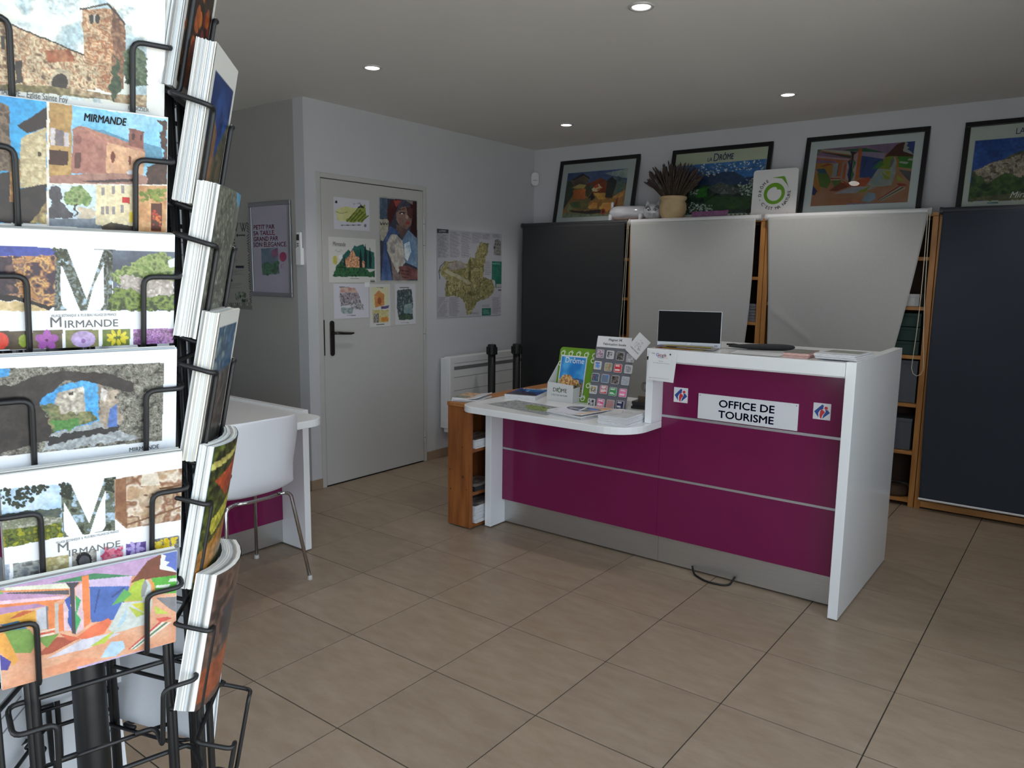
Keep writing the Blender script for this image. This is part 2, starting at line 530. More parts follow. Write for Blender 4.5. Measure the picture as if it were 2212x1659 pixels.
struct('ceiling', MB().box(XAL - .1, XR + .1, YF - .1, YB + .1, ZC, ZC + .1), M_CEIL)
struct('wall_back', MB().box(XL - .1, XR + .1, YB, YB + .1, -.06, ZC), M_WALL)
DY0, DY1, DZ = 1.285, 2.245, 2.046       # door opening
struct('wall_left', MB().box(XL - .1, XL, YA, DY0, -.06, ZC).box(XL - .1, XL, DY1, YB, -.06, ZC).box(XL - .1, XL, DY0, DY1, DZ, ZC), M_WALL)
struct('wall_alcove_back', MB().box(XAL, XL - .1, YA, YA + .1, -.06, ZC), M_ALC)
struct('wall_alcove_side', MB().box(XAL - .1, XAL, YF, YA + .1, -.06, ZC), M_WALL)
RY0, RY1, RZ = -2.86, -0.64, 2.28         # glazed doorway, standing open, right behind the camera
SY0, SY1, SZ0 = -0.46, 0.90, 0.30          # side shop window beside the doorway
struct('wall_right', MB().box(XR, XR + .1, SY1, YB, -.06, ZC).box(XR, XR + .1, RY1, SY0, -.06, ZC).box(XR, XR + .1, SY0, SY1, -.06, SZ0).box(XR, XR + .1, SY0, SY1, RZ, ZC).box(XR, XR + .1, YF, RY0, -.06, ZC).box(XR, XR + .1, RY0, RY1, RZ, ZC), M_WALL)
FX0, FX1, FZ0, FZ1 = -0.32, 1.72, 0.42, 2.28
struct('wall_front', MB().box(XAL, FX0, YF - .1, YF, -.06, ZC).box(FX1, XR + .1, YF - .1, YF, -.06, ZC)
       .box(FX0, FX1, YF - .1, YF, -.06, FZ0).box(FX0, FX1, YF - .1, YF, FZ1, ZC), M_WALL)
M_ALU = mat('brushed_aluminium', (165, 166, 168), 0.33, metal=0.9, var=0.06, scale=20, stretch=(1, 1, 14))
w1 = struct('window_1', MB().box(FX0, FX0 + .05, YF - .08, YF - .02, FZ0, FZ1).box(FX1 - .05, FX1, YF - .08, YF - .02, FZ0, FZ1)
            .box(FX0, FX1, YF - .08, YF - .02, FZ0, FZ0 + .05).box(FX0, FX1, YF - .08, YF - .02, FZ1 - .05, FZ1)
            .box(.68, .72, YF - .08, YF - .02, FZ0 + .05, FZ1 - .05), M_ALU)
d2 = struct('door_2', MB().box(XR + .02, XR + .08, RY0, RY0 + .05, 0, RZ).box(XR + .02, XR + .08, RY1 - .05, RY1, 0, RZ)
            .box(XR + .02, XR + .08, RY0, RY1, RZ - .05, RZ), M_ALU)
struct('window_2', MB().box(XR + .02, XR + .08, SY0, SY0 + .05, SZ0, RZ).box(XR + .02, XR + .08, SY1 - .05, SY1, SZ0, RZ).box(XR + .02, XR + .08, SY0, SY1, RZ - .05, RZ).box(XR + .02, XR + .08, SY0, SY1, SZ0, SZ0 + .05), M_ALU)
struct('pavement', MB().box(-14, 16, -16, YF - .1, -.10, -.06).box(XR + .1, 16, YF - .1, 14, -.10, -.06),
       mat('pavement_stone', (178, 176, 170), 0.9, var=0.15, scale=4))

# tile plinths
def plinth(name, x0, x1, y0, y1):
    struct(name, MB().box(x0, x1, y0, y1, 0.0, 0.068), M_PLINTH, bevel=.002)
plinth('baseboard_left', XL, XL + .009, YA - .009, DY0 - .022)
plinth('baseboard_left', XL, XL + .009, DY1 + .022, YB)
plinth('baseboard_back', XL + .01, XR - .01, YB - .009, YB)
plinth('baseboard_alcove', XAL, XL - .001, YA - .009, YA)
plinth('baseboard_right', XR - .009, XR, RY1, YB - .01)

# door in the left wall
door = struct('door_1', MB().box(XL - .04, XL + .006, 1.262, 1.298, 0.0, DZ + .02)
              .box(XL - .04, XL + .006, 2.236, 2.264, 0.0, DZ + .02)
              .box(XL - .04, XL + .006, 1.298, 2.236, 2.034, DZ + .02), M_DOORP, bevel=.002)
obj('door_leaf', MB().box(XL - .036, XL + .002, 1.303, 2.232, 0.008, 2.029), M_DOORP, door, bevel=.002)
obj('rebate', MB().box(XL - .07, XL - .04, 1.262, 2.264, 0.0, 2.05), mat('shadow_gap', (40, 38, 36), .9), door)
hp = obj('handle_plate', MB().xf(basis((XL + .002, 1.367, 0), Y_, Z_)).prism(rrect(-.018, .018, .884, 1.118, .017), 0, .008), M_DARKMETAL, door, bevel=.002)
obj('lever', MB().tube([(XL + .01, 1.367, 1.037), (XL + .045, 1.368, 1.037), (XL + .052, 1.385, 1.038), (XL + .052, 1.43, 1.034), (XL + .052, 1.49, 1.03), (XL + .05, 1.515, 1.032)],
                       [.010, .009, .010, .0095, .0085, .006], 10), M_DARKMETAL, hp, smooth=True)
obj('lock_strip', MB().box(XL + .0015, XL + .0035, 1.299, 1.309, .89, 1.125), M_INKBLACK, door)
for hz in (1.795, 1.640, 0.985, 0.190):
    h = obj('hinge', MB().tube([(XL + .007, 2.238, hz - .04), (XL + .007, 2.238, hz + .04)], .008, 10), M_DOORP, door, smooth=False)
    obj('hinge_gap', MB().tube([(XL + .007, 2.238, hz - .0015), (XL + .007, 2.238, hz + .0015)], .0083, 10), M_INKBLACK, h)

# recessed ceiling downlights
M_LENS = mat('lamp_lens', (255, 250, 240), 0.4, emit=14.0)
M_TRIM = mat('lamp_trim', (205, 205, 205), 0.35, metal=0.3, var=.02)
def downlight(x, y, label, power=25.0):
    t = thing('recessed_downlight', (x, y, ZC), label, 'downlight', 'recessed ceiling downlights')
    obj('trim_ring', MB().xf(Matrix.Translation((x, y, ZC))).lathe([(.037, -.002), (.040, -.006), (.050, -.006), (.053, -.001), (.053, -.0002)], 32), M_TRIM, t, smooth=True)
    obj('lens', MB().xf(Matrix.Translation((x, y, ZC))).lathe([(.0, -.0065), (.024, -.006), (.036, -.0035), (.038, -.001)], 32), M_LENS, t, smooth=True)
    l = bpy.data.lights.new('lamp_light', 'SPOT'); l.energy = power; l.color = (1.0, 0.955, 0.90)
    l.spot_size = math.radians(112); l.spot_blend = 0.55; l.shadow_soft_size = 0.028
    o = bpy.data.objects.new('lamp_light', l); COL.objects.link(o); o.parent = t; o.location = (0, 0, -.035)
downlight(0.222, 0.972, 'recessed downlight cut off by the top edge of the photo')
downlight(-1.362, 0.975, 'recessed downlight nearest the alcove on the left of the ceiling')
downlight(-1.365, 2.825, 'smallest recessed downlight near the far corner above the first framed painting')
downlight(0.220, 2.790, 'recessed downlight above the white square plaque on the shelves')
for x, y, s in ((1.80, 2.80, 'over the right end of the dark blue blind, outside the frame'), (1.80, .97, 'beyond the right frame edge, beside the counter'),
                (0.22, -.87, 'above the open floor before the camera'), (-1.36, -.87, 'above the floor behind the card rack')):
    downlight(x, y, 'recessed downlight ' + s)

# ------------------------------------------------------------------ reception counter
def purple_material():
    return mat('aubergine_gloss', (116, 22, 74), 0.13, var=0.03, scale=3, spec=0.5)
M_PURPLE = purple_material()
M_STEEL = mat('brushed_steel_kick', (196, 194, 190), 0.36, metal=0.85, var=0.08, scale=10, stretch=(1, 1, 22))
M_STRIP = mat('satin_strip', (188, 184, 188), 0.3, metal=0.6, var=.03)
ct = thing('reception_counter', (0.08, 1.8, 0), 'white reception counter with glossy aubergine front panels and steel kick plate', 'counter')
obj('right_side_panel', MB().box(1.003, 1.043, 1.353, 2.245, .006, 1.10), M_LAM, ct, bevel=.0015)
obj('left_side_panel', MB().box(-.884, -.842, 1.353, 2.20, .006, .699), M_LAM, ct, bevel=.0015)
obj('lower_worktop', MB().prism(rrect(-.905, .147, 1.133, 2.0, [.10, .17, 0, .04], 8), .700, .735), M_LAM, ct, bevel=.003)
tw = obj('tower_side', MB().box(.112, .147, 1.345, 2.0, .736, 1.06), M_LAM, ct, bevel=.0015)
fs = obj('fascia', MB().box(.112, 1.002, 1.345, 1.375, 1.040, 1.097), M_LAM, ct, bevel=.0015)
obj('shadow_lip', MB().box(.148, 1.002, 1.376, 1.46, 1.031, 1.041), M_LAM, fs)
obj('tower_top', MB().box(.112, 1.002, 1.376, 1.98, 1.06, 1.097), M_LAM, ct, bevel=.0015)
obj('top_joint', MB().box(.114, 1.002, 1.374, 1.376, 1.06, 1.0972), M_INKGREY, ct)
YP = 1.457
obj('front_panel', MB().box(-.841, .1425, YP, YP + .02, .148, .445), M_PURPLE, ct, bevel=.0005)
obj('front_panel', MB().box(.1435, 1.002, YP, YP + .02, .148, .445), M_PURPLE, ct, bevel=.0005)
obj('front_panel', MB().box(-.841, .1425, YP, YP + .02, .457, .699), M_PURPLE, ct, bevel=.0005)
obj('front_panel', MB().box(.1435, 1.002, YP, YP + .02, .457, .755), M_PURPLE, ct, bevel=.0005)
obj('front_panel', MB().box(.148, 1.002, YP, YP + .02, .768, 1.030), M_PURPLE, ct, bevel=.001)
obj('joint_strip', MB().box(-.841, 1.002, YP - .002, YP + .018, .4455, .4565), M_STRIP, ct)
obj('joint_strip', MB().box(.148, 1.002, YP - .002, YP + .018, .7555, .7675), M_STRIP, ct)
obj('kick_plate', MB().box(-.841, .142, 1.484, 1.50, .010, .150), M_STEEL, ct)
obj('kick_plate', MB().box(.1435, 1.002, 1.484, 1.50, .010, .150), M_STEEL, ct)
obj('inner_desk', MB().box(.148, 1.002, 1.60, 2.20, .70, .735), M_LAM, ct)
obj('back_carcass', MB().box(-.80, .98, 1.52, 1.54, .02, .70), M_LAM, ct)
M_FOOT = mat('black_plastic', (15, 15, 16), 0.5, var=.05, scale=30)
for fx, fy in ((1.023, 1.40), (1.023, 2.2), (-.863, 1.40), (-.863, 2.15)):
    obj('foot', MB().lathe([(.014, 0), (.016, .003), (.016, .006)], 12, (fx, fy, 0)), M_FOOT, ct)
tag(obj('power_cable', MB().tube(round_path([(.335, 1.475, .030), (.36, 1.44, .006), (.44, 1.395, .005), (.52, 1.405, .005), (.545, 1.43, .006), (.55, 1.475, .030)], .05, 6), .005, 8),
        M_FOOT, smooth=True), 'short black cable looping out under the counter kick plate', 'cable')

# sign, stickers, leaflet on the counter front
M_SIGN = mat('white_sign_plastic', (226, 227, 230), 0.35, var=.02, scale=6)
sg = thing('sign_plate', (.566, YP - .003, .77), 'white sign reading OFFICE DE TOURISME screwed to the counter front', 'sign')
obj('plate', MB().box(.335, .798, YP - .006, YP - .0005, .772, .892), M_SIGN, sg, bevel=.0008)
for q, zz in (('OFFICE DE', .838), ('TOURISME', .788)):
    text(q, (.566, YP - .006, zz), X_, Z_, .048, M_INKNAVY, sg, bold=.024, fit=.256)
for sx in (.343, .789):
    obj('screw', MB().xf(basis((sx, YP - .006, .883), X_, Z_)).lathe([(.0, .0012), (.0018, .001), (.0022, 0)], 10), M_INKBLACK, sg)
M_LOGOB = mat('logo_blue', (38, 74, 148), .45, var=.02); M_LOGOR = mat('logo_red', (205, 48, 52), .45, var=.02)
def sticker(x0, x1, z0, z1, label):
    t = thing('logo_sticker', ((x0 + x1) / 2, YP - .001, z0), label, 'sticker', 'square information stickers on the counter')
    obj('backing', MB().box(x0, x1, YP - .0015, YP - .0003, z0, z1), M_SIGN, t)
    w, h = x1 - x0, z1 - z0
    def pl(pts, m, nm):
        obj(nm, MB().xf(Matrix.Translation((x0, YP - .0015, z0)) @ Matrix.Rotation(math.pi / 2, 4, 'X')).prism([(a * w, b * h) for a, b in pts], 0.0, .0006), m, t)
    pl([(.06, .47), (.50, .93), (.60, .86), (.58, .80), (.56, .72), (.58, .66), (.40, .58), (.30, .40), (.32, .12)], M_LOGOB, 'blue_shape')
    pl([(.68, .60), (.82, .62), (.96, .45), (.55, .06), (.60, .30), (.72, .50)], M_LOGOB, 'blue_shape')
    pl([(.46, .62), (.54, .60), (.64, .52), (.68, .46), (.60, .36), (.52, .22), (.49, .04), (.42, .10), (.38, .28), (.40, .48)], M_LOGOR, 'red_body')
    pl([(.73 + .10 * math.cos(a), .72 + .10 * math.sin(a)) for a in [2 * math.pi * k / 18 for k in range(18)]], M_LOGOR, 'red_head')
sticker(.207, .279, .836, .908, 'square blue and red information sticker left of the sign on the counter')
sticker(.859, .931, .835, .906, 'square blue and red information sticker right of the sign on the counter')

# ------------------------------------------------------------------ desk in the alcove
dk = thing('alcove_desk', (-1.75, .1, 0), 'white desk with aubergine front panel and rounded top in the alcove', 'desk')
obj('side_panel', MB().box(-2.35, -1.342, .455, .492, .006, .742), M_LAM, dk, bevel=.0015)
obj('desk_top', MB().prism(rrect(-2.35, -1.13, -1.30, .452, [.05, .10, .10, 0], 8), .700, .735), M_LAM, dk, bevel=.003)
obj('front_panel', MB().box(-1.548, -1.528, -1.25, .454, .134, .699), M_PURPLE, dk, bevel=.001)
obj('kick_plate', MB().box(-1.552, -1.536, -1.25, .454, .010, .134), M_STEEL, dk)
obj('near_side_panel', MB().box(-2.35, -1.342, -1.29, -1.253, .006, .699), M_LAM, dk, bevel=.0015)

# ------------------------------------------------------------------ visitor chair
M_SHELL = mat('white_chair_shell', (226, 228, 234), 0.3, var=.015, scale=6)
ch = thing('visitor_chair', (-1.243, .025, 0), 'white plastic shell chair on thin chrome legs, its back to the room', 'chair')
CX, CY = -1.243, .025
prof = [(-.235, .447, .195), (-.215, .452, .205), (-.12, .440, .218), (0, .432, .222), (.10, .436, .212), (.155, .455, .200), (.185, .50, .192), (.20, .56, .198), (.21, .64, .208), (.222, .72, .214), (.236, .785, .205), (.241, .805, .188)]
def shell(u, v):
    t = v * (len(prof) - 1); i = min(int(t), len(prof) - 2); f = t - i
    a, b = prof[i], prof[i + 1]
    x, z, w = (a[k] * (1 - f) + b[k] * f for k in range(3))
    s = u * 2 - 1
    back = max(0, min(1, (v - .35) / .3))
    curl = abs(s) ** 2.6
    return (CX + x - curl * .075 * back, CY + s * w, z + curl * .030 * (1 - back) - .012 * back * v * abs(s) ** 2)
obj('shell', MB().grid(shell, 20, 26), M_SHELL, ch, smooth=True, solid=.009, sub=1)
LEG = .0085
for sy in (-1, 1):
    for fx, tx in ((.213, .150), (-.213, -.135)):
        foot = (CX + fx, CY + sy * .215, .012); kn = (CX + tx, CY + sy * .165, .425); inn = (CX + tx * .96, CY + sy * .10, .430)
        lg = obj('leg', MB().tube(round_path([foot, kn, inn], .04, 6), LEG, 12), M_CHROME, ch, smooth=True)
        obj('foot_cap', MB().lathe([(.011, 0), (.013, .002), (.011, .012), (.0095, .022)], 14, (foot[0], foot[1], 0)), mat('clear_foot', (190, 186, 180), .3, var=.02), lg, smooth=True)
for tx in (.145, -.13):
    obj('cross_bar', MB().tube([(CX + tx, CY - .12, .430), (CX + tx, CY - .05, .424), (CX + tx, CY + .05, .424), (CX + tx, CY + .12, .430)], LEG, 12), M_CHROME, ch, smooth=True)

# ------------------------------------------------------------------ shelving with roller blinds
M_PINE = mat('varnished_pine', (196, 138, 74), 0.45, col2=(170, 112, 54), scale=5, stretch=(7, 7, .7), bump=.05)
M_PINEX = mat('varnished_pine_cross', (198, 142, 80), 0.45, col2=(168, 112, 56), scale=5, stretch=(.7, 7, 7), bump=.05)
YS, YSB = 3.372, 3.60
XS = [-2.115, -1.088, -.070, .980, 2.02]
SHZ = [.047, .356, .660, .964, 1.268, 1.572]
SHZ2 = [.06, .21, .515, .82, 1.125, 1.44]
LAB = ['behind the black blind in the far corner', 'behind the left white blind', 'behind the right white blind', 'behind the dark blue blind']
for k in range(4):
    x0, x1 = XS[k] + .002, XS[k + 1] - .002
    t = thing('pine_shelf_unit', ((x0 + x1) / 2, 3.49, 0), 'pine shelving unit ' + LAB[k], 'shelf', 'pine shelving units along the back wall')
    for xa in (x0, x1 - .033):
        obj('upright', MB().box(xa, xa + .033, YS, YS + .045, 0, 1.815), M_PINE, t, bevel=.0015)
        obj('upright', MB().box(xa, xa + .033, YSB - .045, YSB, 0, 1.815), M_PINE, t, bevel=.0015)
    for z in (SHZ2 if k == 1 else SHZ):
        obj('shelf_board', MB().box(x0 + .034, x1 - .034, YS + .004, YSB - .002, z - .022, z), M_PINEX, t, bevel=.0015)
    obj('top_board', MB().box(x0, x1, YS - .002, YSB, 1.816, 1.838), M_PINEX, t, bevel=.0015)
    obj('back_panel', MB().box(x0 + .026, x1 - .026, YSB - .0015, YSB + .002, .1, 1.81), mat('hardboard', (70, 50, 34), .8, var=.1), t)
    if k == 3: obj('bottom_rail', MB().box(x0 + .034, x1 - .034, YS + .001, YS + .0035, .012, .05), M_PINEX, t)

M_BLK = mat('black_blind_cloth', (42, 43, 46), 0.85, var=.06, scale=150)
M_NAVY = mat('dark_blue_blind_cloth', (46, 54, 66), 0.85, var=.06, scale=150)
M_WHT = mat('white_blind_cloth', (184, 184, 182), 0.9, var=.04, scale=60, bump=.15, bscale=500)
M_TUBEW = mat('white_roller_tube', (222, 222, 224), 0.35, var=.02)
M_CHAIN = mat('ivory_bead_chain', (214, 206, 184), .5, var=.05)
YR = YS - .028
def blind(xa, xb, m, tube_m, bottom, label, edge, name='roller_blind', wob=0.0, bar=True, crease=None):
    t = thing(name, ((xa + xb) / 2, YR, bottom), label, 'roller blind', 'roller blinds hung before the shelves')
    obj('roller_tube', MB().tube([(xa, YR, 1.842), (xb, YR, 1.842)], .020, 16), tube_m, t, smooth=False)
    for xe in (xa, xb):
        obj('end_cap', MB().tube([(xe - .008, YR, 1.842), (xe + .008, YR, 1.842)], .023, 16), mat('cap_' + tube_m.name, (200, 200, 204) if tube_m is M_TUBEW else (60, 60, 64), .35, var=.02), t)
    def cloth(u, v):
        z = 1.838 + (bottom - 1.838) * v
        l = xa + .012 + edge(v)[0]; r = xb - .012 + edge(v)[1]
        x = l + (r - l) * u
        y = YR - .019 + wob * (math.sin(u * 7 + v * 3) * .006 * v + math.sin(u * 15 - v * 5) * .003 * v + (abs(u - .5) * 2) ** 3 * .012 * v)
        if crease:
            (u0, v0), (u1, v1) = crease
            t = max(0, min(1, ((u - u0) * (u1 - u0) + (v - v0) * (v1 - v0)) / ((u1 - u0) ** 2 + (v1 - v0) ** 2)))
            d = math.hypot(u - u0 - t * (u1 - u0), v - v0 - t * (v1 - v0)); y -= .005 * math.exp(-(d / .012) ** 2) + .004 * math.exp(-(d / .06) ** 2)
        return (x, y, z)
    obj('blind_cloth', MB().grid(cloth, 70, 90), m, t, smooth=True, solid=.0012)
    if bar:
        e = edge(1.0)
        obj('bottom_bar', MB().tube([(xa + .008 + e[0], YR - .019 + wob * .008, bottom), (xb - .008 + e[1], YR - .019 + wob * .008, bottom)], .007, 10), M_TUBEW, t)
    return t
blind(-2.128, -1.130, M_BLK, mat('black_roller_tube', (40, 41, 45), .5, var=.03), .10, 'black roller blind covering the shelves in the far corner', lambda v: (0, -.075 * max(0, v - .25) ** 1.2))
b2 = blind(-1.105, -.098, M_WHT, M_TUBEW, .12, 'white roller blind behind the monitor', lambda v: (.012 * math.sin(v * 3), -.015 - .115 * v ** .9 + .03 * math.sin(v * 4)), wob=1.0)
b3 = blind(-.055, .935, M_WHT, M_TUBEW, .105, 'white roller blind with a slanting crease behind the counter top', lambda v: (.045 * math.sin(min(1, v * 1.6) * 1.57), -.135 * min(1, v / .52) ** 1.25 + (.028 * max(0, v - .52) / .48) + .012 * math.sin(v * 9) * (v > .6)), wob=1.0, crease=((.04, .36), (.36, .47)))
blind(.992, 2.0, M_NAVY, mat('dark_roller_tube', (48, 53, 61), .5, var=.03), .076, 'dark blue roller blind at the right edge of the photo', lambda v: (-.012 * math.sin(v * 3.14) + .010 * v, 0))
# bead chains: loops hung from the roller ends
def chain(x, z1, w, par, top=1.85, lean=0.0):
    pts = []
    for k in range(25):
        a = k / 24
        if a < .4: q = a / .4; pts.append((x - w * q ** 3 + lean * q, YR - .03, top + (z1 + .06 - top) * q))
        elif a > .6: q = (1 - a) / .4; pts.append((x + .012 + w * q ** 3 + lean * q, YR - .03, top + (z1 + .06 - top) * q))
        else:
            an = math.pi * (a - .4) / .2; pts.append((x + .006 + lean - (w + .006) * math.cos(an), YR - .03, z1 + .06 - .06 * math.sin(an)))
    obj('bead_chain', MB().tube(pts, .0022, 6), M_CHAIN, par, smooth=True)
chain(.925, .845, .028, b3, lean=.012)
chain(-1.112, .86, .010, b2, lean=-.03)

# ------------------------------------------------------------------ postcard pictures
def card_church():
    c = Cv(230, 164, (247, 246, 240), [(-266, -311), (1135, 3), (1128, 849), (-203, 679)], 21)
    c.p([(214, 226, 226), (244, 243, 228), (236, 238, 226), (184, 205, 210)], [(-240, -280), (1010, 82), (1005, 745), (-210, 600)], 7)
    c.warp(.02, 20)
    st = [(120, 92, 70), (196, 172, 138), (222, 204, 170), (168, 116, 82), (205, 186, 152)]
    c.p(st, [(-240, 90), (35, 152), (570, 375), (600, 620), (-230, 570)], 42)
    c.l((70, 58, 50), 10, [(-200, 80), (35, 152), (570, 378)])
    c.p([(150, 82, 52), (180, 120, 84)], [(300, 350), (480, 340), (520, 420), (330, 430)], 30)
    c.p([(196, 164, 124), (158, 96, 62), (214, 192, 158), (178, 128, 90)], [(562, 70), (770, 60), (768, 640), (660, 600), (580, 450)], 40)
    c.p([(150, 112, 84), (112, 74, 56), (168, 130, 98)], [(765, 40), (862, 165), (850, 610), (765, 640)], 40)
    c.l((72, 60, 54), 14, [(552, 68), (735, 30), (862, 168)])
    c.e((66, 58, 52), 625, 132, 17, 34).e((66, 58, 52), 668, 130, 17, 34).e((196, 190, 176), 646, 128, 6, 30)
    c.p(st, [(510, 450), (670, 445), (660, 620), (510, 600)], 50)
    c.e((190, 174, 146), 412, 555, 78, 82).e((58, 50, 44), 412, 565, 60, 62)
    c.p((62, 56, 52), [(100, 420), (150, 415), (150, 570), (105, 575)]).p((62, 58, 50), [(5, 250), (30, 250), (30, 340), (5, 340)])
    c.p([(110, 100, 66), (150, 136, 96)], [(-230, 565), (340, 590), (470, 610), (760, 660), (755, 690), (400, 650), (-230, 600)], 40)
    c.p([(196, 178, 144), (140, 112, 84)], [(480, 600), (760, 650), (1005, 650), (1005, 742), (760, 690), (480, 640)], 60)
    c.warp(.05, 30)
    c.p([(72, 92, 68), (110, 128, 98), (54, 70, 52)], [(860, 360), (930, 300), (1000, 380), (1005, 590), (850, 580)], 40)
    c.p([(44, 64, 44), (78, 96, 66)], [(792, 360), (752, 600), (792, 705), (832, 600)], 40)
    return c

def card_views():
    c = Cv(230, 164, (244, 240, 232), [(-218, 630), (1151, 811), (1144, 1608), (-158, 1554)], 33)
    c.p([(48, 150, 208), (66, 172, 224)], [(-218, 630), (318, 700), (318, 1540), (-158, 1530)], 5)
    c.warp(.012, 30)
    c.p([(88, 72, 60), (132, 112, 92), (70, 58, 50)], [(-218, 690), (0, 705), (62, 740), (72, 1180), (-218, 1180)], 40)
    c.p([(112, 92, 74), (140, 116, 90)], [(70, 1050), (140, 1100), (140, 1200), (70, 1190)], 20)
    c.p((48, 37, 38), [(112, 868), (318, 738), (318, 880), (186, 918)])
    c.p([(222, 208, 168), (186, 166, 128), (205, 190, 150)], [(140, 962), (186, 925), (318, 880), (318, 1292), (134, 1292)], 50)
    c.e((70, 58, 48), 270, 1060, 14, 18)
    c.p([(56, 48, 48), (40, 36, 40)], [(-170, 1240), (70, 1180), (130, 1300), (318, 1265), (318, 1540), (-158, 1530)], 20)
    c.p([(196, 148, 92), (140, 100, 66)], [(66, 1180), (136, 1180), (130, 1390), (66, 1392)], 40)
    c.p([(196, 176, 120), (120, 100, 72)], [(250, 1480), (318, 1380), (318, 1540), (200, 1535)], 40)
    c.p([(120, 196, 232), (170, 214, 236)], [(334, 705), (1150, 820), (1148, 1272), (334, 1272)], 4)
    c.p((92, 146, 172), [(560, 885), (700, 895), (870, 962), (990, 985), (1110, 1020), (1110, 1110), (560, 1010)])
    c.p([(178, 124, 110), (160, 106, 94)], [(498, 890), (540, 868), (732, 975), (726, 1200), (488, 1192)], 30)
    c.p([(222, 176, 138), (205, 156, 120)], [(730, 975), (992, 1042), (986, 1200), (724, 1200)], 30)
    c.p([(196, 140, 116), (168, 116, 100)], [(538, 866), (600, 882), (992, 1024), (992, 1048), (730, 980)], 60)
    c.p([(150, 94, 82), (120, 72, 64)], [(880, 884), (984, 908), (984, 1032), (884, 1002)], 30)
    c.e((64, 36, 34), 915, 942, 12, 24).e((64, 36, 34), 966, 950, 9, 22)
    c.e((112, 52, 40), 772, 1085, 12, 40).e((112, 52, 40), 888, 1105, 11, 34).p((100, 64, 58), [(510, 1050), (550, 1052), (548, 1160), (510, 1155)])
    c.e((140, 90, 84), 535, 965, 24, 30)
    c.p([(196, 160, 100), (170, 132, 80)], [(334, 700), (490, 728), (490, 1215), (334, 1272)], 30)
    c.p((208, 200, 200), [(345, 880), (376, 885), (376, 1002), (345, 1000)]).p((205, 196, 198), [(440, 915), (474, 920), (474, 1016), (440, 1012)]).p((122, 112, 116), [(380, 890), (438, 905), (438, 1010), (380, 1004)])
    c.p((66, 38, 30), [(334, 1030), (470, 1045), (464, 1142), (334, 1136)])
    c.p([(180, 138, 122), (158, 116, 104)], [(334, 1215), (600, 1195), (960, 1196), (1148, 1272), (334, 1276)], 20)
    c.p((74, 58, 62), [(550, 1247), (930, 1228), (930, 1250), (620, 1258)]).e((206, 206, 212), 905, 1188, 34, 16)
    c.warp(.05, 30)
    c.p([(58, 38, 36), (88, 60, 50)], [(1092, 826), (1150, 838), (1148, 1272), (1000, 1272), (1012, 1150), (1112, 1085)], 40)
    c.wx = c.wy = 0
    c.p((236, 228, 214), [(334, 1262), (1148, 1272), (1148, 1282), (334, 1274)])
    c.p([(196, 220, 232), (216, 230, 236)], [(334, 1276), (656, 1266), (656, 1560), (334, 1550)], 4)
    c.warp(.05, 30)
    c.p((78, 76, 82), [(334, 1290), (405, 1290), (440, 1420), (520, 1500), (334, 1510)], 20, .3)
    c.p([(104, 134, 76), (160, 176, 118), (84, 106, 62)], [(430, 1340), (490, 1290), (560, 1285), (630, 1360), (600, 1410), (460, 1415)], 40)
    c.l((70, 58, 50), 16, [(530, 1400), (520, 1480)])
    c.p((208, 192, 168), [(545, 1425), (645, 1425), (645, 1512), (545, 1512)])
    c.wx = c.wy = 0
    c.p([(112, 122, 134), (140, 150, 158)], [(334, 1505), (656, 1505), (720, 1575), (334, 1555)], 12)
    c.p([(244, 230, 190), (232, 214, 172)], [(655, 1266), (932, 1270), (930, 1590), (655, 1545)], 20)
    for wx, wy in ((695, 1290), (765, 1280), (830, 1275), (690, 1420), (725, 1420), (768, 1420), (825, 1410)):
        c.p((150, 142, 140), [(wx, wy), (wx + 22, wy), (wx + 22, wy + 55), (wx, wy + 55)])
    c.p((204, 44, 46), [(834, 1356), (890, 1362), (890, 1402), (834, 1396)]).p((236, 208, 70), [(884, 1460), (910, 1460), (910, 1532), (884, 1530)])
    c.p([(60, 54, 50), (90, 80, 60)], [(690, 1560), (760, 1530), (930, 1560), (930, 1592), (700, 1580)], 30)
    c.p([(222, 172, 120), (196, 140, 92)], [(945, 1270), (1148, 1276), (1146, 1606), (945, 1592)], 20)
    c.dots([(110, 130, 50), (140, 150, 70)], [(950, 1330), (1140, 1290), (1140, 1380), (960, 1380)], 40, 8, 20, 4)
    c.p((236, 228, 214), [(318, 690), (334, 692), (334, 1556), (318, 1550)]).p((236, 228, 214), [(334, 1262), (1148, 1272), (1148, 1280), (334, 1273)])
    c.p((84, 40, 28), [(1034, 1400), (1112, 1400), (1106, 1592), (1034, 1590)]).dots([(190, 60, 40), (220, 120, 60)], [(1045, 1450), (1100, 1450), (1100, 1560), (1045, 1560)], 20, 5, 11, 5)
    return c

def m_zone(c, V, L, R, quad, sky):
    c.p(sky, quad, 26)
    c.warp(.02, 40)
    for q in (V, L, R): c.wx = c.wy = 0; c.p((248, 250, 253), q)

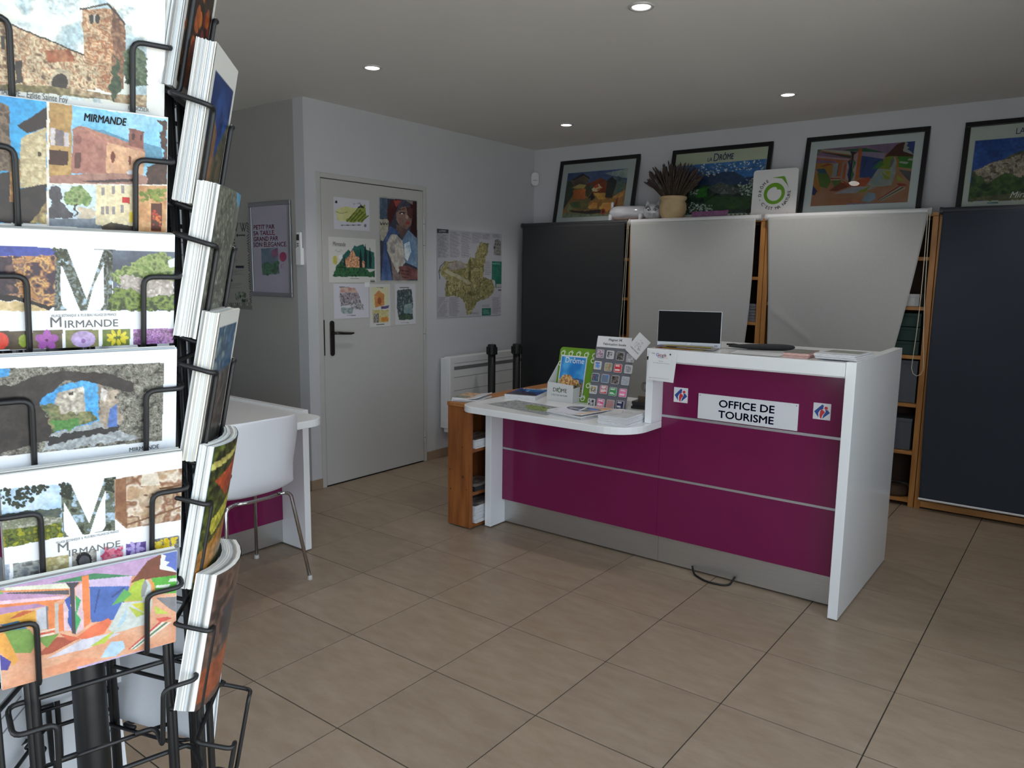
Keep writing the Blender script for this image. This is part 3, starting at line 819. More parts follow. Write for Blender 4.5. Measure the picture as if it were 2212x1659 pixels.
def card_m1():
    c = Cv(240, 170, (248, 250, 253), [(-124, 98), (1202, 152), (1193, 897), (-70, 954)], 44)
    c.p([(58, 72, 150), (84, 96, 178)], [(-124, 222), (330, 240), (385, 258), (385, 330), (-110, 320)], 4)
    c.warp(.03, 30)
    c.p([(64, 50, 66), (150, 104, 78), (236, 186, 112), (110, 84, 86), (196, 140, 88)], [(-110, 295), (200, 300), (372, 288), (398, 480), (366, 645), (150, 592), (-70, 575)], 24, contrast=1.3)
    c.p([(72, 56, 70), (46, 38, 50), (110, 84, 80)], [(-110, 300), (70, 300), (120, 560), (-70, 575)], 26)
    c.p((26, 22, 28), [(-80, 560), (120, 580), (360, 640), (340, 668), (120, 606), (-75, 602)])
    c.p([(230, 206, 158), (205, 178, 128)], [(-75, 604), (120, 608), (338, 668), (-75, 678)], 30)
    c.wx = c.wy = 0
    m_zone(c, [(457, 248), (710, 256), (594, 596)], [(414, 340), (552, 682), (462, 668), (430, 640), (414, 590)], [(712, 352), (712, 630), (690, 665), (655, 672), (592, 682), (640, 500)],
           [(385, 248), (772, 255), (770, 668), (370, 678)], [(176, 198, 214), (110, 112, 100), (66, 72, 58), (140, 150, 150), (52, 54, 46)])
    c.dots([(52, 58, 44), (70, 80, 58)], [(370, 250), (455, 250), (470, 370), (400, 350)], 40, 7, 15, 2).dots([(52, 58, 44)], [(700, 255), (770, 255), (768, 390), (715, 390)], 26, 6, 13, 3)
    c.p((248, 250, 253), [(300, 678), (480, 668), (560, 684), (600, 684), (655, 672), (760, 668), (760, 690), (300, 692)])
    c.p([(104, 112, 128), (78, 84, 98)], [(772, 256), (1204, 272), (1196, 672), (722, 670), (772, 640)], 8)
    c.warp(.05, 34)
    c.p([(112, 134, 74), (164, 178, 112), (84, 100, 58)], [(775, 420), (900, 350), (1000, 290), (1120, 275), (1204, 330), (1196, 520), (775, 480)], 40)
    c.p([(226, 214, 206), (166, 154, 146), (196, 186, 176)], [(820, 430), (900, 440), (1000, 450), (1198, 470), (1196, 580), (1000, 590), (815, 530)], 46)
    c.p([(60, 76, 42), (136, 156, 72), (92, 112, 58), (48, 60, 36)], [(775, 530), (880, 520), (1000, 580), (1196, 560), (1194, 672), (722, 670)], 36)
    c.wx = c.wy = 0
    c.p((230, 236, 242), [(1150, 330), (1204, 310), (1204, 370), (1160, 380)])
    def sq(x0, x1, y0, y1, cols, cells=14): c.p(cols, [(x0, y0), (x1, y0 - 6), (x1 - 2, y1 - 8), (x0, y1)], cells)
    sq(-70, 190, 815, 945, [(64, 52, 44), (96, 84, 66)]); c.e((218, 72, 58), 0, 880, 58, 58).e((150, 170, 60), 160, 880, 34, 44)
    sq(220, 428, 811, 938, [(92, 80, 62), (128, 116, 90)])
    for k in range(5):
        a = k * 1.2566 - 1.57; c.e((170, 94, 176), 320 + 48 * math.cos(a), 875 + 38 * math.sin(a), 34, 28, rot=a)
    c.e((90, 40, 90), 320, 875, 10)
    sq(447, 677, 808, 935, [(112, 116, 72), (140, 136, 92)]); c.e((194, 170, 214), 570, 868, 84, 58, 20, .2).e((150, 110, 170), 570, 880, 16)
    sq(700, 892, 804, 930, [(92, 108, 52), (124, 136, 72)])
    for k in range(9): a = k * .7; c.e((218, 202, 60), 805 + 52 * math.cos(a), 858 + 34 * math.sin(a), 26, 13, rot=a)
    sq(912, 1196, 800, 918, [(146, 86, 158), (206, 158, 212), (110, 80, 112), (186, 130, 190)], 60)
    return c

def card_arch():
    c = Cv(240, 170, (246, 249, 253), [(-80, 1001), (1216, 936), (1207, 1636), (-29, 1797)], 55)
    Q = [(-80, 1078), (1126, 1034), (1110, 1568), (-30, 1680)]
    c.p([(112, 112, 100), (164, 160, 148), (82, 80, 72), (140, 136, 122), (60, 58, 54)], Q, 46, contrast=1.2)
    c.p((66, 158, 220), [(-80, 1078), (66, 1075), (60, 1125), (-70, 1150)])
    c.warp(.03, 30)
    c.p([(36, 31, 32), (54, 48, 46)], [(-80, 1200), (80, 1190), (250, 1120), (430, 1090), (760, 1110), (930, 1180), (900, 1240), (660, 1180), (450, 1160), (262, 1310), (300, 1380), (365, 1440), (355, 1560), (-30, 1665)], 20)
    c.p([(56, 148, 214), (84, 170, 226)], [(262, 1312), (330, 1238), (450, 1182), (560, 1160), (672, 1180), (682, 1450), (540, 1480), (370, 1530), (365, 1420), (300, 1350)], 5)
    c.wx = c.wy = 0
    c.p([(196, 186, 170), (160, 150, 138), (214, 206, 192)], [(370, 1312), (394, 1240), (572, 1196), (588, 1395), (430, 1405)], 26)
    c.p((70, 66, 60), [(470, 1240), (500, 1234), (500, 1255), (470, 1258)])
    c.warp(.06, 30)
    c.p([(92, 112, 72), (140, 134, 92), (70, 86, 54)], [(280, 1330), (370, 1312), (430, 1385), (610, 1370), (670, 1430), (370, 1525)], 30)
    c.p([(66, 120, 56), (90, 146, 74)], [(365, 1450), (520, 1405), (560, 1470), (370, 1515)], 24)
    c.p([(176, 182, 184), (150, 156, 158)], [(348, 1535), (560, 1470), (680, 1440), (820, 1490), (970, 1550), (280, 1645)], 40)
    c.p((44, 42, 44), [(340, 1545), (520, 1510), (820, 1470), (800, 1500), (420, 1580), (320, 1620)])
    c.p([(176, 160, 142), (140, 126, 112)], [(670, 1180), (800, 1235), (830, 1450), (760, 1480), (682, 1450)], 24)
    c.wx = c.wy = 0
    c.p((82, 118, 186), [(752, 1350), (800, 1318), (806, 1472), (736, 1476)]).p((214, 206, 198), [(690, 1200), (740, 1230), (720, 1300), (690, 1290)])
    return c

def card_m2():
    c = Cv(240, 170, (249, 250, 253), [(-11, 317), (1415, 129), (1403, 872), (41, 1155)], 66)
    c.p([(150, 190, 226), (220, 234, 244)], [(-11, 425), (400, 388), (466, 390), (490, 790), (0, 880)], 5)
    c.warp(.03, 30)
    c.p([(74, 84, 82), (104, 112, 92)], [(-10, 620), (250, 582), (470, 575), (480, 700), (-5, 700)], 20)
    c.p([(200, 196, 186), (120, 126, 100), (150, 150, 130)], [(-10, 660), (300, 640), (480, 640), (485, 720), (0, 760)], 60)
    c.p([(158, 158, 44), (72, 82, 36), (118, 128, 52), (54, 62, 32)], [(0, 740), (200, 720), (480, 680), (490, 792), (0, 882)], 34)
    c.wx = c.wy = 0
    c.dots([(44, 50, 40), (58, 66, 50)], [(-11, 425), (400, 388), (300, 470), (180, 560), (60, 560), (-10, 500)], 90, 9, 20, 3)
    m_zone(c, [(540, 372), (812, 338), (690, 690)], [(492, 520), (640, 776), (560, 802), (520, 782), (494, 742)], [(818, 430), (815, 715), (790, 748), (694, 768), (748, 600)],
           [(466, 385), (900, 325), (890, 745), (490, 795)], [(176, 198, 216), (84, 90, 76), (120, 126, 108), (56, 60, 46)])
    c.dots([(44, 50, 40)], [(460, 385), (540, 372), (560, 500), (480, 490)], 34, 9, 17, 6).dots([(44, 50, 40)], [(810, 340), (890, 330), (885, 440), (820, 470)], 24, 8, 15, 7)
    c.p((249, 250, 253), [(420, 806), (560, 803), (640, 780), (700, 770), (800, 748), (890, 742), (890, 770), (420, 830)])
    c.p([(172, 132, 98), (210, 186, 156), (134, 88, 62), (230, 216, 198), (186, 152, 118)], [(885, 345), (1415, 258), (1402, 660), (980, 730), (888, 650)], 12)
    c.p([(128, 84, 58), (160, 116, 84)], [(890, 345), (975, 332), (985, 722), (895, 642)], 10)
    c.e([(212, 190, 162), (190, 160, 130)], 1165, 500, 92, 112, 16).p((222, 208, 188), [(1090, 400), (1100, 310), (1220, 295), (1240, 390)])
    c.e((120, 88, 66), 1130, 470, 18, 8).e((120, 88, 66), 1190, 462, 18, 8).e((130, 90, 70), 1160, 560, 34, 8).e((238, 224, 202), 1162, 520, 12, 30)
    c.l((120, 84, 62), 12, [(1240, 420), (1400, 390)]).l((130, 92, 68), 14, [(980, 700), (1400, 560)])
    def sq(x0, x1, y0, y1, cols, cells=30): s = (x1 - x0) * .15; c.p(cols, [(x0, y0), (x1, y0 - s), (x1, y1 - s), (x0, y1)], cells)
    sq(0, 72, 1012, 1135, [(150, 160, 180), (190, 196, 206)]); sq(100, 305, 1000, 1112, [(120, 124, 130), (170, 172, 168), (90, 92, 90)])
    sq(335, 532, 958, 1075, [(204, 194, 146), (164, 152, 104), (222, 214, 176)]); sq(558, 750, 922, 1032, [(120, 118, 112), (176, 172, 164)])
    c.e((40, 38, 40), 650, 970, 62, 60).e((96, 96, 100), 655, 985, 44, 48)
    sq(775, 955, 884, 998, [(176, 196, 214), (200, 210, 220)]); c.dots([(226, 110, 136), (240, 140, 160), (200, 80, 110)], [(790, 880), (945, 870), (945, 970), (790, 985)], 70, 9, 20, 8)
    sq(978, 1130, 848, 964, [(96, 72, 140), (124, 100, 166)])
    for k in range(6): a = k * 1.047; c.e((190, 172, 226), 1050 + 42 * math.cos(a), 885 + 34 * math.sin(a), 30, 15, rot=a)
    sq(1180, 1388, 812, 922, [(70, 70, 70), (150, 150, 148), (110, 110, 108)], 50); c.dots([(240, 208, 50), (250, 226, 90), (224, 186, 40)], [(1195, 830), (1300, 805), (1310, 900), (1200, 915)], 40, 10, 20, 9).dots([(240, 208, 50)], [(1330, 800), (1370, 800), (1370, 860), (1335, 860)], 14, 8, 16, 10)
    return c

def paint_abstract(c, k=1.0):
    """Plain arrangement of coloured planes, a stand-in for a cubist picture."""
    def q(col): return tuple(v * k for v in col) if not isinstance(col, list) else [tuple(v * k for v in z) for z in col]
    P = lambda col, pts, cells=18, var=.10: c.p(q(col), pts, cells, var)
    c.all(q([(238, 176, 138), (226, 150, 108)]), 8)
    P((190, 152, 192), [(-42, 203), (1440, -109), (1440, 40), (1090, 95), (720, 130), (-42, 260)])
    P((58, 130, 82), [(390, 155), (760, 72), (1100, 92), (700, 132)]); P((92, 182, 92), [(-42, 203), (25, 210), (20, 265), (-42, 300)])
    P((232, 232, 206), [(30, 190), (540, 152), (572, 196), (40, 214)]); P((238, 146, 80), [(0, 214), (560, 196), (560, 210), (0, 228)])
    P((78, 74, 80), [(40, 232), (560, 208), (562, 246), (60, 240)]); P((186, 140, 178), [(-30, 240), (330, 240), (540, 252), (0, 300)])
    P((240, 196, 206), [(-30, 300), (540, 255), (545, 278), (-30, 330)]); P((242, 132, 70), [(-30, 330), (540, 280), (440, 305), (445, 560), (392, 530), (385, 335), (-30, 356)])
    P((180, 134, 176), [(-30, 356), (300, 320), (380, 340), (200, 370), (-30, 412)]); P((228, 162, 52), [(-30, 420), (200, 370), (290, 380), (290, 520), (-10, 480)])
    P((198, 88, 48), [(60, 450), (180, 380), (280, 375), (150, 430)]); P((200, 202, 208), [(290, 372), (372, 340), (386, 522), (300, 540)])
    P((112, 114, 120), [(372, 340), (388, 345), (390, 530), (376, 525)]); P((196, 188, 178), [(440, 320), (472, 312), (474, 560), (448, 560)]); P((236, 122, 66), [(472, 330), (515, 320), (520, 540), (476, 545)])
    P((232, 200, 206), [(515, 320), (560, 260), (600, 540), (520, 540)]); P((50, 82, 166), [(522, 290), (566, 255), (590, 555), (548, 470), (556, 370)])
    P((236, 198, 206), [(608, 190), (668, 150), (682, 520), (612, 572)]); P((58, 168, 92), [(612, 250), (656, 290), (622, 400), (656, 448), (612, 562)])
    P((58, 56, 64), [(530, 150), (650, 145), (602, 190), (614, 568), (584, 560), (566, 192)]); P((242, 126, 66), [(662, 96), (716, 86), (736, 470), (680, 520)])
    P((208, 184, 218), [(720, 126), (1072, 92), (1052, 176), (728, 182)]); P((66, 98, 176), [(724, 182), (1052, 176), (1012, 300), (930, 450), (738, 472)])
    P((48, 66, 128), [(800, 200), (812, 205), (770, 400), (762, 392)], 0, 0); P((48, 66, 128), [(900, 260), (1010, 180), (1015, 192), (910, 275)], 0, 0)
    P((112, 56, 36), [(1058, 152), (1200, -30), (1300, -80), (1440, 55), (1440, 92), (1230, 112)]); P((84, 106, 192), [(1310, -85), (1440, -109), (1440, 66), (1300, 40)])
    P((236, 234, 224), [(1296, 40), (1310, -85), (1350, -70), (1335, -30), (1375, -20), (1350, 10), (1400, 30), (1440, 66)], 0, 0)
    P((78, 172, 52), [(1230, 112), (1440, 86), (1440, 232), (1258, 242)]); P((234, 240, 222), [(1380, 116), (1440, 110), (1440, 136), (1368, 142)], 0, 0); P((234, 240, 222), [(1272, 170), (1388, 160), (1362, 190), (1262, 190)], 0, 0)
    P((168, 192, 52), [(1010, 250), (1092, 140), (1172, 116), (1184, 292), (1000, 302)]); P((88, 170, 80), [(905, 335), (1010, 200), (1070, 240), (1000, 300)])
    P((206, 214, 206), [(990, 310), (1160, 296), (1150, 180), (1190, 120), (1222, 160), (1236, 320), (1200, 480), (930, 560), (880, 530)]); P((150, 150, 148), [(1150, 180), (1180, 118), (1200, 170), (1170, 260), (1145, 270)])
    P((228, 222, 62), [(1062, 322), (1166, 310), (1172, 392)]); P((190, 204, 66), [(1040, 340), (1180, 400), (1110, 430)]); P((176, 210, 226), [(950, 500), (1028, 360), (1024, 440), (970, 510)])
    P((234, 148, 60), [(1204, 120), (1252, 150), (1264, 240), (1232, 260), (1240, 190)])
    P((120, 118, 120), [(1268, 272), (1440, 262), (1440, 392), (1380, 362)]); P((196, 212, 76), [(1256, 335), (1376, 402), (1262, 402)])
    P((242, 112, 70), [(620, 592), (742, 500), (880, 436), (905, 466), (846, 560), (680, 612)]); P((172, 74, 50), [(290, 745), (462, 590), (640, 600), (420, 722)]); P((220, 96, 62), [(480, 560), (620, 592), (640, 606), (560, 620)])
    P((214, 210, 222), [(360, 775), (660, 612), (900, 560), (980, 560), (720, 680), (400, 762)]); P((186, 204, 62), [(728, 668), (934, 534), (850, 640)])
    P((112, 152, 62), [(20, 560), (120, 500), (240, 530), (300, 620), (250, 720), (120, 720)]); P((70, 118, 150), [(0, 490), (150, 460), (220, 520), (60, 540)]); P((242, 164, 66), [(-20, 560), (40, 560), (152, 780), (100, 824), (-10, 700)])
    P((70, 64, 150), [(-10, 730), (90, 790), (60, 860), (0, 860)]); P((110, 150, 62), [(300, 600), (480, 560), (380, 680)])
    for k2, col in enumerate(((236, 220, 200), (206, 70, 60), (240, 232, 214))): P(col, [(290, 550 + k2 * 18), (440, 520 + k2 * 18), (442, 530 + k2 * 18), (292, 562 + k2 * 18)], 0, 0)
    for k2, col in enumerate(((206, 66, 60), (240, 236, 220), (70, 120, 84), (240, 236, 220))): P(col, [(1040 + k2 * 14, 690), (1290 + k2 * 26, 470), (1312 + k2 * 26, 470), (1056 + k2 * 14, 690)], 0, 0)
    P((214, 80, 66), [(1264, 440), (1360, 424), (1400, 440), (1300, 470)]); P((176, 208, 228), [(850, 700), (900, 630), (1000, 620), (1016, 680), (940, 745), (820, 760)])
    P((236, 150, 108), [(360, 850), (620, 760), (800, 760), (700, 830), (380, 900)]); P((194, 172, 216), [(620, 836), (1430, 628), (1425, 690), (640, 870)])
    for k2 in range(9): P((238, 232, 230) if k2 % 2 == 0 else (88, 76, 140), [(680 + k2 * 33, 836 - k2 * 9), (700 + k2 * 33, 830 - k2 * 9), (695 + k2 * 33, 870 - k2 * 9), (676 + k2 * 33, 876 - k2 * 9)], 0, 0)
    return c
ABSQ = [(-42, 203), (1440, -109), (1429, 629), (13, 1028)]
def card_abstract():
    return paint_abstract(Cv(240, 170, (230, 170, 130), ABSQ, 77))

# ------------------------------------------------------------------ revolving postcard rack
def hd(deg):
    a = math.radians(deg); return V3(math.sin(a), math.cos(a), 0)
TH = 12.81
POLE = V3(.9681, -1.5644, 0)
M_WIRE = mat('black_wire', (20, 20, 22), 0.42, var=.1, scale=60, spec=.5)
M_CARD = mat('card_stock', (238, 237, 231), 0.6, var=.03, scale=30)
M_CARDC = mat('cream_card_stock', (232, 226, 212), 0.6, var=.03, scale=30)
M_CARDE = [mat('card_edge_grey', (198, 198, 196), .6, var=.03), mat('card_edge_blue', (206, 214, 220), .6, var=.03), mat('card_edge_dark', (150, 148, 144), .6, var=.05)]
M_CARDB = mat('card_back', (228, 231, 236), 0.6, var=.03, scale=20)
rk = thing('postcard_rack', tuple(POLE), 'black wire revolving postcard rack in the left foreground', 'postcard rack')
obj('pole', MB().tube([POLE + Z_ * .02, POLE + Z_ * 1.86], .0165, 24), M_WIRE, rk, smooth=True)
obj('base_plate', MB().lathe([(.20, 0), (.20, .008), (.18, .014), (.03, .022)], 36, tuple(POLE)), M_WIRE, rk, smooth=False)
FACES = {1: (TH + 90, .111, .150), 2: (TH + 30, .1227, .107), 3: (TH - 30, .111, .150), 4: (TH - 90, .1227, .107), 5: (TH - 150, .111, .150), 6: (TH + 150, .1227, .107)}
def face(k):
    h, ap, w = FACES[k]
    return hd(h), hd(h - 90), ap, w           # outward normal, direction to the right seen from outside, apothem, width
for k in FACES:
    n, s, ap, w = face(k)
    for sg in (-1, 1):
        b = POLE + n * (ap - .031) + s * (sg * (w * .5 - .012))
        obj('upright', MB().tube([b + Z_ * .22, b + Z_ * 1.86], .0034, 10), M_WIRE, rk, smooth=True)
for k in (1, 3, 5):
    n, s, ap, w = face(k)
    for sg, a_, b_ in ((1, .080, .088), (1, .072, .093), (-1, .080, .088), (-1, .072, .093)):
        b = POLE + n * a_ + s * (sg * b_)
        obj('corner_upright', MB().tube([b + Z_ * .22, b + Z_ * 1.86], .0030, 10), M_WIRE, rk, smooth=True)
for z in (.24, .62, 1.84):
    c6 = [POLE + hd(TH + 60 * q) * .132 + Z_ * z for q in range(6)]
    obj('ring', MB().tube(c6, .0035, 8, closed=True), M_WIRE, rk, smooth=True)
    for q in range(0, 6, 2): obj('spoke', MB().tube([POLE + Z_ * z, c6[q]], .0035, 8), M_WIRE, rk)

class Slot:
    """Local frame of a leaning pocket: origin = bottom middle of the front card."""
    def __init__(s, k, zb, lean, H, front, shift=0.0):
        n, sd, ap, w = face(k)
        s.s = sd; s.H = H; s.W = w - .002
        l = math.radians(lean)
        s.t = (Z_ * math.cos(l) + n * math.sin(l)).normalized()
        s.w = (n * math.cos(l) - Z_ * math.sin(l)).normalized()
        s.o = POLE + n * front + sd * shift + Z_ * zb
    def __call__(s, a, b, c): return s.o + s.s * a + s.t * b + s.w * c

def pocket(sl, arm, hw, inn):
    """bent-wire pocket round a slot"""
    d = -.034; f = .0035
    pts = [sl(inn - .02, .0, d + .012), sl(inn, 0, d + .012), sl(inn, -.005, f), sl(inn, arm, f), sl(hw, arm, f), sl(hw, arm + .004, d),
           sl(-hw, arm + .004, d), sl(-hw, arm, f), sl(-inn, arm, f), sl(-inn, -.005, f), sl(-inn, 0, d + .012), sl(-inn + .02, 0, d + .012)]
    obj('wire_pocket', MB().tube(round_path(pts, .009, 4), .0025, 8), M_WIRE, rk, smooth=True)
    obj('bottom_rail', MB().tube([sl(-hw + .012, -.0035, d + .01), sl(hw - .012, -.0035, d + .01)], .0022, 8), M_WIRE, rk, smooth=True)

def pile(sl, T, W, H, par, m, n, seed, bow=0.0, name='card_pile', jit=.0007):
    r = random.Random(seed); mb = MB(); th = T / n
    for i in range(n):
        ja, jb = r.uniform(-jit, jit), r.uniform(0, jit * 1.6)
        c0 = -.0008 - (i + 1) * th + r.uniform(.00003, .00012); c1 = -.0008 - i * th - .00003
        K = 6 if bow else 1
        for q in range(K):
            a0, a1 = -W / 2 + W * q / K, -W / 2 + W * (q + 1) / K
            f = lambda a: bow * (1 - (2 * a / W) ** 2)
            mb.hexa([sl(a0 + ja, jb, c0 + f(a0)), sl(a1 + ja, jb, c0 + f(a1)), sl(a1 + ja, jb, c1 + f(a1)), sl(a0 + ja, jb, c1 + f(a0)),
                     sl(a0 + ja, H - jit + jb, c0 + f(a0)), sl(a1 + ja, H - jit + jb, c0 + f(a1)), sl(a1 + ja, H - jit + jb, c1 + f(a1)), sl(a0 + ja, H - jit + jb, c1 + f(a0))])
    o = obj(name, mb, [m] + M_CARDE, par); o['kind'] = 'stuff'
    per = len(mb.f) // n; ids = [r.choice((0, 0, 0, 1, 1, 2, 3)) for _ in range(n)]
    for i, p in enumerate(o.data.polygons): p.material_index = ids[min(i // per, n - 1)]
    return o

def stack(k, sl, T, cv, label, group, m=M_CARD, n=12, seed=1, bow=0.0, H=None, gain=1.0, W=None):
    H = H or sl.H; W = W or sl.W
    t = thing('postcard_stack', tuple(sl(0, 0, -T / 2)), label, 'postcards', group)
    pile(sl, T, W, H, t, m, n, seed, bow)
    fn = (lambda i, j: bow * (1 - (2 * i - 1) ** 2)) if bow else None
    s = sheet('front_card', cv, sl(-W / 2, H, 0), sl(W / 2, H, 0), sl(-W / 2, 0, 0), t, print_mat('glossy_card', .28), gain, fn)
    return t, s

def ctext(body, cv, sl, zx, zy, size, m, par, align='CENTER', **kw):
    a, b = cv.map([(zx, zy)])[0]
    return text(body, sl((a - .5) * sl.W, (1 - b) * sl.H, 0), sl.s, sl.t, size, m, par, align, **kw)

FG = 'postcard stacks facing the camera'
fronts = {1: (1.673, .005, card_church, 'postcards of a watercolour stone church, topmost row facing the camera'),
          2: (1.5717, .002, card_views, 'postcards with four village views and the title MIRMANDE on blue sky'),
          3: (1.4668, .0033, card_m1, 'white MIRMANDE postcards with a big M, purple flowers along the bottom'),
          4: (1.3605, .0, card_arch, 'postcards of a ruined tower seen through a dark stone archway'),
          5: (1.2605, .0, card_m2, 'white MIRMANDE postcards with a big M and a carved stone face'),
          6: (1.162, -.0096, card_abstract, 'postcards of a colourful abstract painting, lowest row facing the camera')}
H1 = .105
for r in fronts:
    zt, sh, fn, lab = fronts[r]
    sl = Slot(1, zt - H1 * math.cos(math.radians(12)), 12, H1, .118 - H1 * math.sin(math.radians(12)), sh)
    cv = fn()
    if r == 6: cv.a = cv.a * .86 + np.array((236, 228, 232)) * .14; cv.detail(.06)
    if r != 6: cv.detail(.24 if r in (1, 4) else .13)
    t, s = stack(1, sl, .011, cv, lab, FG, n=7, seed=r, gain=.80)
    if r == 1:
        ctext('MIRMANDE... Eglise Sainte Foy', cv, sl, 190, 672, .0075, M_INKGREY, t, fit=.058, shear=.1)
        ctext('E. DIZIER', cv, sl, 950, 762, .0045, M_INKGREY, t)
    if r == 2: ctext('MIRMANDE', cv, sl, 718, 848, .0090, M_INKBLACK, t, bold=.022, shear=.2, fit=.0335)
    if r in (3, 5):
        (ax, ay, bx, by) = (578, 712, 580, 786) if r == 3 else (680, 800, 686, 905)
        ctext('VILLAGE BOTANIQUE  &  PLUS BEAU VILLAGE DE FRANCE', cv, sl, ax, ay, .0034, M_INKGREY, t, fit=.052)
        ctext('M', cv, sl, bx - 198, by, .0132, M_INKGREY, t)
        ctext('IRMANDE', cv, sl, bx + 48, by, .0098, M_INKGREY, t, fit=.0430)
    if r == 4: ctext('MIRMANDE', cv, sl, 990, 1632, .0058, M_INKBLACK, t, fit=.0265)
    pocket(sl, .066, .080, .046)
for zt in (1.775, 1.060, .958, .856):
    pocket(Slot(1, zt - H1 * math.cos(math.radians(12)), 12, H1, .118 - H1 * math.sin(math.radians(12))), .066, .080, .046)

def side_card(k):
    c = Cv(60, 90, (236, 234, 226), None, 90 + k)
    if k == 0: c.p([(24, 20, 18), (60, 34, 18)], [(.08, .05), (.92, .05), (.92, .95), (.08, .95)], 10).dots([(214, 122, 40), (180, 90, 40), (120, 40, 30)], [(.1, .2), (.9, .2), (.9, .9), (.1, .9)], 26, .04, .09, 3)
    if k == 1: c.p([(22, 44, 96), (36, 70, 130)], [(.1, .16), (.92, .16), (.92, .97), (.1, .97)], 4).p([(150, 110, 78), (110, 84, 62)], [(.1, .6), (.35, .42), (.5, .5), (.5, .97), (.1, .97)], 14).p([(66, 70, 56), (110, 96, 74)], [(.5, .66), (.92, .36), (.92, .97), (.5, .97)], 18)
    if k == 2: c.all([(120, 122, 108), (84, 86, 76), (150, 150, 134)], 26).p((90, 160, 196), [(.6, .0), (1, 0), (1, .08), (.8, .1)])
    if k == 3: c.p([(70, 110, 140), (40, 70, 96), (130, 150, 150)], [(.08, .1), (.92, .1), (.92, .95), (.08, .95)], 10).p([(60, 60, 58), (110, 100, 90)], [(.08, .45), (.92, .4), (.92, .95), (.08, .95)], 18)
    if k == 4: c.all([(58, 66, 34), (96, 104, 44), (40, 44, 28)], 10).p((222, 206, 112), [(.0, .12), (1, .02), (1, .06), (0, .17)]).p((196, 84, 48), [(.1, .25), (.7, .12), (.8, .3), (.4, .4)]).p((206, 196, 70), [(.1, .55), (.9, .3), (.9, .4), (.2, .65)]).p((176, 120, 50), [(0, .75), (.8, .5), (.9, .7), (0, .95)])
    if k == 4: c.detail(.35, 24)
    if k == 5: c.all([(96, 74, 66), (128, 98, 84), (70, 58, 56)], 8).p((66, 66, 72), [(.2, .3), (.9, .1), (.9, .5), (.3, .6)]).p((176, 92, 60), [(0, .7), (1, .55), (1, .9), (0, .95)])
    return c
SG = 'postcard stacks on the inner side of the rack'
sides = [(1.602, .020, M_CARD, 22, 0, .108, 'autumn-leaf postcards at the top edge of the photo, side of the rack'),
         (1.496, .018, M_CARD, 20, 0, .122, 'upright white-bordered postcards of a tower against deep blue sky'),
         (1.368, .021, M_CARD, 20, .003, .117, 'grey stone-wall postcards on the side of the rack, above the cream-edged ones'),
         (1.246, .0165, M_CARDC, 9, 0, .116, 'cream-edged postcards with a small blue picture, side of the rack'),
         (1.114, .014, M_CARD, 14, .011, .108, 'bowed postcards with a green and yellow painting, side of the rack'),
         (.981, .020, M_CARD, 16, .013, .099, 'bowed brown-toned postcards, lowest stack on the side of the rack')]
for k, (zb, T, m, n, bow, bk, lab) in enumerate(sides):
    sl = Slot(2, zb, 11, .150, bk + T, 0)
    sl.W = .105
    t, s = stack(2, sl, T, side_card(k).detail(.25, 24), lab, SG, m=m, n=n, seed=20 + k, bow=bow, H=.150, gain=.5 if k > 3 else .65)  # lower gain puts shade into these prints, which face away from the daylight
    pocket(sl, .092, .058, .042)
pocket(Slot(2, .850, 11, .150, .135), .092, .058, .042)
pocket(Slot(2, .72, 11, .150, .135), .092, .058, .042)
# the far faces: stacks seen from behind through the rack
def back_cv(seed):
    c = Cv(60, 42, (226, 229, 235), None, seed)
    return c
def back_sheet(sl, T, W, H, par):
    c = Cv(100, 70, (228, 231, 237), None, 3)
    c.l((90, 92, 96), .009, [(.5, .12), (.5, .9)])
    for y in (.45, .58, .71, .84): c.l((90, 92, 96), .008, [(.56, y), (.93, y)])
    c.l((110, 112, 116), .008, [(.80, .08), (.94, .08)]).l((110, 112, 116), .008, [(.80, .3), (.94, .3)]).l((110, 112, 116), .007, [(.8, .08), (.8, .3)]).l((110, 112, 116), .007, [(.94, .08), (.94, .3)])
    c.lines((110, 112, 116), .06, .06, .26, .16, 3, .012, .4, 2)
    q = -T - .0014
    sheet('card_back', c, sl(W / 2, H, q), sl(-W / 2, H, q), sl(W / 2, 0, q), par)
BG = 'postcard stacks on the far side of the rack, seen from behind'
ORD = ['lowest of its column', 'second from the bottom', 'third from the bottom', 'fourth from the bottom', 'fifth of nine, mid-height', 'fourth from the top', 'third from the top', 'second from the top', 'topmost of its column']
for q in range(9):
    sl = Slot(3, .885 + .104 * q, 12, H1, .100)
    t = thing('postcard_stack', tuple(sl(0, 0, -.005)), 'blank card backs behind the rack frame, %s' % ORD[q], 'postcards', BG)
    pile(sl, .011, sl.W, H1, t, M_CARDB, 6, 60 + q); back_sheet(sl, .011, sl.W, H1, t)
    pocket(sl, .066, .080, .046)
for q in range(3):
    sl = Slot(4, .80 + .128 * q, 11, .150, .118); sl.W = .105
    t = thing('postcard_stack', tuple(sl(0, 0, -.005)), 'upright card backs behind the rack pole, %s of three' % ['lowest', 'middle', 'topmost'][q], 'postcards', BG)
    pile(sl, .012, .105, .150, t, M_CARDB, 6, 80 + q); back_sheet(sl, .012, .105, .150, t)
    pocket(sl, .092, .058, .042)
for q in range(3):
    sl = Slot(5, .80 + .104 * q, 12, H1, .100)
    t = thing('postcard_stack', tuple(sl(0, 0, -.005)), 'card backs at the left edge below the abstract painting, %s of three' % ['lowest', 'middle', 'topmost'][q], 'postcards', BG)
    pile(sl, .011, sl.W, H1, t, M_CARDB, 6, 90 + q); back_sheet(sl, .011, sl.W, H1, t)
    pocket(sl, .066, .080, .046)

